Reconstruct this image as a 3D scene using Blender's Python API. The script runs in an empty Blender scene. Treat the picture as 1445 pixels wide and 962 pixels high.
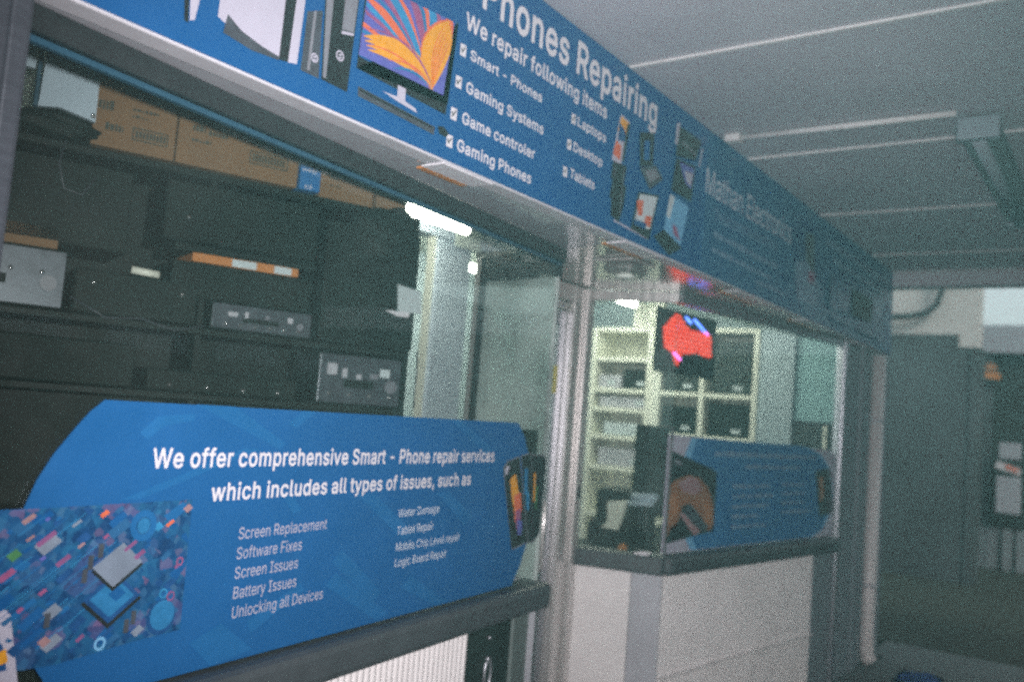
import bpy, bmesh, math, random
from mathutils import Vector, Matrix
from mathutils.geometry import tessellate_polygon
R = math.radians
S = bpy.context.scene
COL = S.collection
rng = random.Random(7)

# ------------------------------------------------------------------ camera
YAW, PITCH, ROLL = 0.62207, 0.08236, 0.07908       # yaw from +X (along the shop) towards +Y (into the shop)
fw = Vector((math.cos(PITCH)*math.cos(YAW), math.cos(PITCH)*math.sin(YAW), math.sin(PITCH)))
rt0 = Vector((math.sin(YAW), -math.cos(YAW), 0)); up0 = rt0.cross(fw)
rt = math.cos(ROLL)*rt0 + math.sin(ROLL)*up0
up = -math.sin(ROLL)*rt0 + math.cos(ROLL)*up0
cd = bpy.data.cameras.new('camera'); cam = bpy.data.objects.new('camera', cd); COL.objects.link(cam)
cam.matrix_world = Matrix(((rt.x, up.x, -fw.x, 0), (rt.y, up.y, -fw.y, 0), (rt.z, up.z, -fw.z, 1.6), (0, 0, 0, 1)))
cd.sensor_width = 36; cd.lens = 31.0136; cd.clip_start = .02; cd.clip_end = 600
cd.dof.use_dof = True; cd.dof.focus_distance = 2.15; cd.dof.aperture_fstop = 1.9
S.camera = cam

# ------------------------------------------------------------------ daylight, exposure
SUN_EL, SUN_AZ = R(38), R(215)                     # azimuth clockwise from +Y
w = bpy.data.worlds.new('World'); S.world = w; w.use_nodes = True
nt = w.node_tree; nt.nodes.clear()
sky = nt.nodes.new('ShaderNodeTexSky'); sky.sky_type = 'NISHITA'; sky.sun_disc = False
sky.sun_elevation = SUN_EL; sky.sun_rotation = SUN_AZ; sky.air_density = 1.0; sky.dust_density = 6.0
bg = nt.nodes.new('ShaderNodeBackground'); bg.inputs[1].default_value = .072
oc = nt.nodes.new('ShaderNodeMix'); oc.data_type = 'RGBA'; oc.inputs[0].default_value = .7          # overcast: a pale cloud sheet over the blue
oc.inputs[7].default_value = (6.9, 7.5, 7.6, 1); nt.links.new(sky.outputs[0], oc.inputs[6])
out = nt.nodes.new('ShaderNodeOutputWorld')
nt.links.new(oc.outputs[2], bg.inputs[0]); nt.links.new(bg.outputs[0], out.inputs[0])
sd = bpy.data.lights.new('sun', 'SUN'); sd.energy = .8; sd.angle = R(12); sd.color = (1, .95, .88)
so = bpy.data.objects.new('sun', sd); COL.objects.link(so)
d = Vector((math.sin(SUN_AZ)*math.cos(SUN_EL), math.cos(SUN_AZ)*math.cos(SUN_EL), math.sin(SUN_EL)))
so.rotation_euler = d.to_track_quat('Z', 'Y').to_euler()
# the compact camera's own flash, just beside its lens: it throws the pin-point glints on the goods
fd = bpy.data.lights.new('camera_flash', 'SPOT'); fd.energy = 310; fd.shadow_soft_size = .02; fd.color = (1, .94, .955); fd.spot_size = R(89); fd.spot_blend = 1.0
fo = bpy.data.objects.new('camera_flash', fd); COL.objects.link(fo); fo.matrix_world = Matrix.Translation(Vector((0, 0, 1.6)) + rt*.05 + up*.06 - fw*.02) @ cam.matrix_world.to_3x3().to_4x4()
S.view_settings.view_transform = 'Standard'; S.view_settings.look = 'None'
S.view_settings.exposure = 0.55; S.view_settings.gamma = 1
S.cycles.use_denoising = False          # the photograph is grainy film
S.cycles.use_adaptive_sampling = True; S.cycles.adaptive_threshold = .05; S.cycles.adaptive_min_samples = 16
S.cycles.max_bounces = 8; S.cycles.transparent_max_bounces = 16; S.cycles.sample_clamp_indirect = 2.5
S.cycles.caustics_reflective = False; S.cycles.caustics_refractive = False
S.cycles.pixel_filter_type = 'BLACKMAN_HARRIS'; S.cycles.filter_width = 2.7

# ------------------------------------------------------------------ materials
def mat(name, col, rough=.6, metal=0.0, var=.10, scale=6.0, bump=0.0, bscale=60.0, spec=.5, coat=0.0, stretch=(1, 1, 1)):
    m = bpy.data.materials.new(name); m.use_nodes = True
    t = m.node_tree; b = t.nodes['Principled BSDF']
    b.inputs['Roughness'].default_value = rough; b.inputs['Metallic'].default_value = metal
    b.inputs['Specular IOR Level'].default_value = spec; b.inputs['Coat Weight'].default_value = coat
    tc = t.nodes.new('ShaderNodeTexCoord'); mp = t.nodes.new('ShaderNodeMapping'); mp.inputs['Scale'].default_value = stretch
    t.links.new(tc.outputs['Object'], mp.inputs[0])
    n = t.nodes.new('ShaderNodeTexNoise'); n.inputs['Scale'].default_value = scale; n.inputs['Detail'].default_value = 6
    n.inputs['Roughness'].default_value = .65
    t.links.new(mp.outputs[0], n.inputs['Vector'])
    r = t.nodes.new('ShaderNodeMapRange'); r.inputs['From Min'].default_value = .3; r.inputs['From Max'].default_value = .7
    r.inputs['To Min'].default_value = 1-var; r.inputs['To Max'].default_value = 1+var
    t.links.new(n.outputs['Fac'], r.inputs['Value'])
    mx = t.nodes.new('ShaderNodeVectorMath'); mx.operation = 'SCALE'; mx.inputs[0].default_value = col
    t.links.new(r.outputs[0], mx.inputs['Scale']); t.links.new(mx.outputs[0], b.inputs['Base Color'])
    if rough > .05:
        r2 = t.nodes.new('ShaderNodeMapRange'); r2.inputs['From Min'].default_value = .3; r2.inputs['From Max'].default_value = .7
        r2.inputs['To Min'].default_value = max(.02, rough-.08); r2.inputs['To Max'].default_value = min(1, rough+.08)
        t.links.new(n.outputs['Fac'], r2.inputs['Value']); t.links.new(r2.outputs[0], b.inputs['Roughness'])
    if bump:
        n2 = t.nodes.new('ShaderNodeTexNoise'); n2.inputs['Scale'].default_value = bscale; n2.inputs['Detail'].default_value = 4
        t.links.new(mp.outputs[0], n2.inputs['Vector'])
        bp = t.nodes.new('ShaderNodeBump'); bp.inputs['Strength'].default_value = bump; bp.inputs['Distance'].default_value = .01
        t.links.new(n2.outputs['Fac'], bp.inputs['Height']); t.links.new(bp.outputs[0], b.inputs['Normal'])
    return m
def emit(name, col, s):
    m = bpy.data.materials.new(name); m.use_nodes = True; t = m.node_tree; b = t.nodes['Principled BSDF']
    b.inputs['Base Color'].default_value = (*[c*.5 for c in col], 1); b.inputs['Emission Color'].default_value = (*col, 1); b.inputs['Emission Strength'].default_value = s
    return m
def glassmat(name, tint, refl=1.0, veil=0.0):
    m = bpy.data.materials.new(name); m.use_nodes = True; t = m.node_tree; t.nodes.clear()
    o = t.nodes.new('ShaderNodeOutputMaterial'); tr = t.nodes.new('ShaderNodeBsdfTransparent'); tr.inputs[0].default_value = (*tint, 1)
    gl = t.nodes.new('ShaderNodeBsdfGlossy'); gl.inputs['Roughness'].default_value = .02; gl.inputs[0].default_value = (.9, 1, .97, 1)
    fr = t.nodes.new('ShaderNodeFresnel'); ge = t.nodes.new('ShaderNodeNewGeometry')   # a thin pane: the same reflection on both faces
    io = t.nodes.new('ShaderNodeMath'); io.operation = 'MULTIPLY_ADD'; io.inputs[1].default_value = 1/1.5-1.5; io.inputs[2].default_value = 1.5
    t.links.new(ge.outputs['Backfacing'], io.inputs[0]); t.links.new(io.outputs[0], fr.inputs[0])
    mu = t.nodes.new('ShaderNodeMath'); mu.operation = 'MULTIPLY'; mu.inputs[1].default_value = refl; mu.use_clamp = True
    t.links.new(fr.outputs[0], mu.inputs[0])
    mix = t.nodes.new('ShaderNodeMixShader'); t.links.new(mu.outputs[0], mix.inputs[0])
    df = t.nodes.new('ShaderNodeBsdfDiffuse'); df.inputs[0].default_value = (.75, .85, .82, 1)
    # a pale dust-like film in cloudy patches, standing in for reflected haze
    tc = t.nodes.new('ShaderNodeTexCoord'); n = t.nodes.new('ShaderNodeTexNoise'); n.inputs['Scale'].default_value = 3.0; n.inputs['Detail'].default_value = 5
    t.links.new(tc.outputs['Object'], n.inputs['Vector'])
    r = t.nodes.new('ShaderNodeMapRange'); r.inputs['From Min'].default_value = .35; r.inputs['From Max'].default_value = .7
    r.inputs['To Min'].default_value = veil*.5; r.inputs['To Max'].default_value = veil*1.5
    t.links.new(n.outputs['Fac'], r.inputs['Value'])
    m2 = t.nodes.new('ShaderNodeMixShader'); t.links.new(r.outputs[0], m2.inputs[0])
    t.links.new(tr.outputs[0], m2.inputs[1]); t.links.new(df.outputs[0], m2.inputs[2])
    t.links.new(m2.outputs[0], mix.inputs[1]); t.links.new(gl.outputs[0], mix.inputs[2]); t.links.new(mix.outputs[0], o.inputs[0])
    return m

def boardmat():
    m = bpy.data.materials.new('circuit_print'); m.use_nodes = True; t = m.node_tree; b = t.nodes['Principled BSDF']; b.inputs['Roughness'].default_value = .42
    tc = t.nodes.new('ShaderNodeTexCoord'); mp = t.nodes.new('ShaderNodeMapping'); mp.inputs['Rotation'].default_value = (0, R(-38), 0)
    t.links.new(tc.outputs['Object'], mp.inputs[0]); last = None
    for sc, stops in ((26, [(0, (0.007, 0.043, 0.136)), (.3, (0.012, 0.087, 0.223)), (.55, (0.010, 0.062, 0.174)), (.75, (0.019, 0.136, 0.285)), (.93, (0.081, 0.081, 0.223)), (1, (0.186, 0.124, 0.248))]),
                      (62, [(0, (0.005, 0.031, 0.093)), (.35, (0.012, 0.081, 0.211)), (.6, (0.022, 0.149, 0.285)), (.8, (0.012, 0.068, 0.186)), (.95, (0.062, 0.186, 0.310)), (1, (0.211, 0.099, 0.186))])):
        v = t.nodes.new('ShaderNodeTexVoronoi'); v.distance = 'CHEBYCHEV'; v.inputs['Scale'].default_value = sc; v.inputs['Randomness'].default_value = .85
        t.links.new(mp.outputs[0], v.inputs['Vector'])
        r = t.nodes.new('ShaderNodeValToRGB'); r.color_ramp.elements[0].position = stops[0][0]; r.color_ramp.elements[0].color = (*stops[0][1], 1)
        r.color_ramp.elements[1].position = 1; r.color_ramp.elements[1].color = (*stops[-1][1], 1)
        for q, c in stops[1:-1]: e = r.color_ramp.elements.new(q); e.color = (*c, 1)
        sp = t.nodes.new('ShaderNodeSeparateColor'); t.links.new(v.outputs['Color'], sp.inputs[0]); t.links.new(sp.outputs[0], r.inputs[0])
        if last is None: last = r.outputs[0]
        else:
            mx = t.nodes.new('ShaderNodeMix'); mx.data_type = 'RGBA'; mx.inputs[0].default_value = .5
            t.links.new(last, mx.inputs[6]); t.links.new(r.outputs[0], mx.inputs[7]); last = mx.outputs[2]
    t.links.new(last, b.inputs['Base Color']); return m
M = dict(
    ceiling=mat('ceiling_paint', (.44, .42, .46), .55, var=.10, scale=1.1, bump=.05, bscale=30),
    batten=mat('batten_paint', (.58, .56, .56), .5, var=.08, scale=20),
    blue=mat('sign_blue_print', (.009, .090, .262), .38, var=.05, scale=4),
    blue2=mat('poster_blue_print', (.012, .106, .292), .42, var=.07, scale=5),
    bluelite=mat('poster_light_blue_print', (.015, .126, .320), .42, var=.10, scale=9),
    bluepale=mat('poster_pale_blue_print', (.17, .42, .66), .42, var=.08, scale=9),
    bluehaze=mat('hazed_blue_print', (.032, .165, .370), .5, var=.12, scale=5),  # right poster's blue, lightened by haze put into the colour
    bluedim=mat('sign_faded_blue_print', (.024, .118, .262), .45, var=.06, scale=4),
    ink=mat('white_print', (.70, .68, .72), .45, var=.04, scale=30),
    inkthin=mat('pale_print', (.62, .68, .76), .45, var=.05, scale=30),
    inkfade=mat('faded_print', (.19, .30, .44), .45, var=.10, scale=30),
    black=mat('black_print', (.018, .024, .026), .4, var=.2, scale=20),
    dgrey=mat('dark_grey_print', (.06, .07, .085), .4, var=.2, scale=20),
    mgrey=mat('mid_grey_print', (.20, .21, .24), .4, var=.15, scale=20),
    lilac=mat('pale_lilac_print', (.46, .45, .54), .4, var=.05, scale=10),
    soffit2=mat('glossy_soffit_panel', (.60, .58, .60), .30, metal=.75, var=.08, scale=5),
    recess=mat('polished_recess_panel', (.60, .60, .58), .16, metal=.85, var=.08, scale=5),
    fitting=mat('grey_green_enamel', (.125, .155, .15), .5, var=.1, scale=6),
    frame=mat('dark_anodised_frame', (.085, .095, .115), .4, metal=.3, var=.1, scale=9, stretch=(1, 1, 10)),
    alu=mat('brushed_aluminium', (.42, .43, .47), .38, metal=.85, var=.10, scale=14, stretch=(1, 1, 12)),
    steel=mat('stainless_steel', (.66, .63, .62), .30, metal=.6, var=.08, scale=10, stretch=(8, 8, .6)),
    soffit=mat('satin_soffit_panel', (.42, .42, .46), .24, coat=.6, var=.08, scale=5),
    trim=mat('white_trim_paint', (.55, .54, .58), .42, var=.07, scale=8),
    darkmetal=mat('dark_bronze_metal', (.032, .040, .043), .45, metal=.2, var=.18, scale=9),
    sill=mat('dark_sill_paint', (.060, .072, .080), .5, var=.15, scale=9, bump=.08),
    clad=mat('white_ribbed_cladding', (.82, .78, .78), .45, var=.07, scale=3.5),
    cladgrey=mat('grey_corner_cladding', (.45, .45, .49), .45, var=.08, scale=3.5),
    pier=mat('grey_pier_paint', (.20, .235, .26), .55, var=.10, scale=3, bump=.05),
    inwall=mat('pale_blue_interior_paint', (.38, .46, .50), .6, var=.06, scale=2),
    column=mat('pale_blue_column_paint', (.54, .62, .70), .5, var=.06, scale=3),
    ivory=mat('ivory_laminate', (.80, .81, .70), .45, var=.06, scale=4),
    inceil=mat('interior_ceiling_paint', (.62, .68, .62), .6, var=.05, scale=2),
    infloor=mat('interior_floor_vinyl', (.10, .11, .11), .4, var=.2, scale=5),
    shelfblack=mat('black_shelf_laminate', (.006, .013, .011), .6, spec=.25, var=.25, scale=8),
    gearblack=mat('black_equipment_case', (.006, .013, .011), .62, spec=.2, var=.25, scale=12),
    gearsilver=mat('brushed_silver_face', (.085, .10, .118), .36, metal=.3, var=.22, scale=25),
    button=mat('polished_button', (.85, .85, .85), .12, metal=.9, var=.05),
    card=mat('brown_cardboard', (.23, .13, .06), .75, var=.10, scale=9, bump=.06),
    cardink=mat('dark_green_carton_ink', (.055, .06, .045), .7, var=.2, scale=20),
    orange=mat('orange_carton', (.52, .20, .05), .6, var=.10, scale=14),
    paper=mat('pale_paper', (.55, .62, .64), .7, var=.06, scale=8),
    sheet=mat('pale_blue_panel', (.46, .56, .64), .5, var=.06, scale=5),
    edgeblue=mat('cyan_edge_strip', (.03, .085, .13), .4, var=.10, scale=9),
    brand=mat('blue_carton', (.02, .16, .42), .55, var=.08, scale=9),
    teal=mat('pale_teal_board', (.30, .50, .52), .5, var=.08, scale=3),
    yellow=mat('yellow_sticker', (.62, .55, .14), .5, var=.08),
    pink=mat('pink_print', (.22, .085, .20), .42, var=.15, scale=20),
    purple=mat('violet_print', (.11, .12, .40), .42, var=.2, scale=20),
    cyan=mat('cyan_print', (.035, .24, .46), .42, var=.2, scale=20),
    navy=mat('navy_print', (.014, .075, .215), .42, var=.25, scale=20),
    chip=mat('silver_chip_print', (.20, .25, .32), .38, var=.18, scale=9),
    green=mat('green_print', (.06, .20, .08), .42, var=.2, scale=20),
    skin=mat('tan_print', (.36, .17, .08), .5, var=.22, scale=12),
    hand=mat('brown_print', (.26, .115, .055), .5, var=.35, scale=9),
    skinpink=mat('mauve_print', (.33, .20, .21), .5, var=.2, scale=12),
    amber=mat('amber_print', (.72, .33, .03), .42, var=.14, scale=60),
    flame=mat('red_orange_print', (.66, .15, .07), .42, var=.14, scale=60),
    rose=mat('rose_print', (.30, .09, .20), .42, var=.14, scale=60),
    sea=mat('sea_blue_print', (.025, .175, .37), .42, var=.14, scale=60),
    pipe=mat('white_pipe_plastic', (.74, .68, .68), .35, var=.08, scale=4),
    neigh=mat('pale_render', (.50, .49, .48), .8, var=.12, scale=1.6, bump=.1),
    neighdark=mat('slate_grey_and_shade', (.050, .066, .072), .7, var=.55, scale=.8),  # also stands for the shade painted on the neighbour's lower wall
    farroof=mat('grey_metal_fascia', (.34, .36, .41), .6, var=.06, scale=1),
    fardark=mat('dark_shopfront', (.016, .028, .025), .6, var=.3, scale=1.2),
    brick=mat('dark_brick', (.10, .075, .06), .85, var=.3, scale=3),
    board=boardmat(),
    asphalt=mat('asphalt', (.024, .034, .027), .9, var=.30, scale=5, bump=.35, bscale=140),
    paving=mat('concrete_paving', (.095, .115, .118), .8, var=.22, scale=4, bump=.2, bscale=80),
    kerb=mat('kerb_concrete', (.30, .30, .29), .8, var=.15, scale=6, bump=.2),
    bluemat=mat('blue_plastic_sheet', (.03, .10, .38), .5, var=.2, scale=9),
    pane=glassmat('window_glass', (.93, .955, .945), 1.0, .007),
    hazeglass=glassmat('hazy_return_glass', (.72, .78, .76), 1.6, .50),  # film this strong paints in the pane's cloudy reflections
    doorglass=glassmat('door_glass', (.93, .955, .945), 1.0, .02),
    tube=emit('fluorescent_tube', (1, 1, .86), 28),
    ledred=emit('red_led', (1, .13, .07), 1.1),
    ledface=emit('red_led_face', (1, .03, .008), .48),
    ledblue=emit('blue_led', (.10, .22, 1), 3.2),
    ledpink=emit('pink_led', (.85, .18, .8), 2.4),
)

# ------------------------------------------------------------------ object helpers
ORIGIN = {}
def thing(name, label, cat, loc=(0, 0, 0), group=None):
    o = bpy.data.objects.new(name, None); COL.objects.link(o); o.location = loc; o.empty_display_size = .1
    o['label'] = label; o['category'] = cat
    if group: o['group'] = group
    ORIGIN[o.name] = Vector(loc); return o
def obj(name, bm, mats, parent=None, label=None, cat=None, group=None, kind=None, smooth=False):
    me = bpy.data.meshes.new(name); 
    if parent is not None: org = ORIGIN[parent.name]
    else:
        vs = [v.co for v in bm.verts]
        lo = Vector([min(v[i] for v in vs) for i in range(3)]); hi = Vector([max(v[i] for v in vs) for i in range(3)])
        org = Vector(((lo.x+hi.x)/2, (lo.y+hi.y)/2, lo.z)); 
    bmesh.ops.translate(bm, verts=bm.verts, vec=-org)
    bm.to_mesh(me); bm.free()
    if not isinstance(mats, (list, tuple)): mats = [mats]
    for m in mats: me.materials.append(m)
    if smooth:
        for p in me.polygons: p.use_smooth = True
    o = bpy.data.objects.new(name, me); COL.objects.link(o)
    if parent is not None: o.parent = parent
    else: o.location = org
    ORIGIN[o.name] = org
    if label: o['label'] = label
    if cat: o['category'] = cat
    if group: o['group'] = group
    if kind: o['kind'] = kind
    return o
def struct(name, bm, m): return obj(name, bm, m, kind='structure')
class Frame:                                    # local x along a wall, y into the shop, z up
    def __init__(s, x, y, ang, z=0):
        s.o = Vector((x, y, z)); s.u = Vector((math.cos(ang), math.sin(ang), 0)); s.n = Vector((-math.sin(ang), math.cos(ang), 0)); s.ang = ang
    def p(s, a, b, c): return s.o + s.u*a + s.n*b + Vector((0, 0, c))
WORLD = Frame(0, 0, 0)
def box(bm, F, x0, x1, y0, y1, z0, z1, bev=0.0, mi=0):
    t = bmesh.new()
    vs = [t.verts.new(F.p(x, y, z)) for x in (x0, x1) for y in (y0, y1) for z in (z0, z1)]
    for q in ((0, 1, 3, 2), (4, 6, 7, 5), (0, 4, 5, 1), (2, 3, 7, 6), (0, 2, 6, 4), (1, 5, 7, 3)):
        t.faces.new([vs[i] for i in q])
    bmesh.ops.recalc_face_normals(t, faces=t.faces)
    if bev: bmesh.ops.bevel(t, geom=t.edges[:], offset=bev, segments=2, affect='EDGES', profile=.5)
    merge(bm, t, mi); return bm
def merge(bm, t, mi=0):
    mp = {v: bm.verts.new(v.co) for v in t.verts}
    for f in t.faces:
        try:
            g = bm.faces.new([mp[v] for v in f.verts]); g.material_index = mi; g.smooth = f.smooth
        except ValueError: pass
    t.free()
def B(F, *a, **k): return box(bmesh.new(), F, *a, **k)
def tube(bm, pts, r, n=14, mi=0, caps=True):
    pts = [Vector(p) for p in pts]; rings = []
    for i, p in enumerate(pts):
        t = (pts[min(i+1, len(pts)-1)] - pts[max(i-1, 0)]).normalized()
        a = t.orthogonal().normalized() if i == 0 else (pa - t*pa.dot(t)).normalized()
        pa = a; b = t.cross(a)
        rr = r[i] if isinstance(r, (list, tuple)) else r
        rings.append([bm.verts.new(p + (a*math.cos(q) + b*math.sin(q))*rr) for q in [2*math.pi*k/n for k in range(n)]])
    for A_, B_ in zip(rings, rings[1:]):
        for k in range(n):
            f = bm.faces.new((A_[k], A_[(k+1) % n], B_[(k+1) % n], B_[k])); f.smooth = True; f.material_index = mi
    if caps:
        for ring, rev in ((rings[0], True), (rings[-1], False)):
            f = bm.faces.new(ring[::-1] if rev else ring); f.material_index = mi
    return bm
def prism(bm, F, pts, y0, y1, mi=0):             # outline in (x,z) of a wall frame, thickness y0..y1
    a = [bm.verts.new(F.p(x, y0, z)) for x, z in pts]; b = [bm.verts.new(F.p(x, y1, z)) for x, z in pts]
    n = len(pts)
    fs = [bm.faces.new(a), bm.faces.new(b[::-1])] + [bm.faces.new((a[i], b[i], b[(i+1) % n], a[(i+1) % n])) for i in range(n)]
    for f in fs: f.material_index = mi
    bmesh.ops.recalc_face_normals(bm, faces=fs); return bm
class Print:                                     # ink on a sign: flat shapes, each a hair above the one below
    def __init__(s, F, y0): s.F, s.y, s.bm, s.mats = F, y0, bmesh.new(), []
    def poly(s, pts, m, step=.00025):
        if m not in s.mats: s.mats.append(m)
        s.y -= step
        a = [s.bm.verts.new(s.F.p(x, s.y, z)) for x, z in pts]
        f = s.bm.faces.new(a); f.material_index = s.mats.index(m)
        f.normal_update()
        if f.normal.dot(s.F.n) > 0: f.normal_flip()
        return s
    def rect(s, x0, z0, x1, z1, m): return s.poly([(x0, z0), (x1, z0), (x1, z1), (x0, z1)], m)
    def ring(s, cx, cz, r0, r1, m, n=20):
        for k in range(n):
            a, b = 2*math.pi*k/n, 2*math.pi*(k+1)/n
            s.poly([(cx+r*math.cos(q), cz+r*math.sin(q)) for r, q in ((r0, a), (r1, a), (r1, b), (r0, b))], m, 0)
        s.y -= .0002; return s
    def disc(s, cx, cz, r, m, n=16): return s.poly([(cx+r*math.cos(2*math.pi*k/n), cz+r*math.sin(2*math.pi*k/n)) for k in range(n)], m)
    def build(s, name, parent, label=None, cat=None): return obj(name, s.bm, [M[m] for m in s.mats], parent, label, cat)
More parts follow.
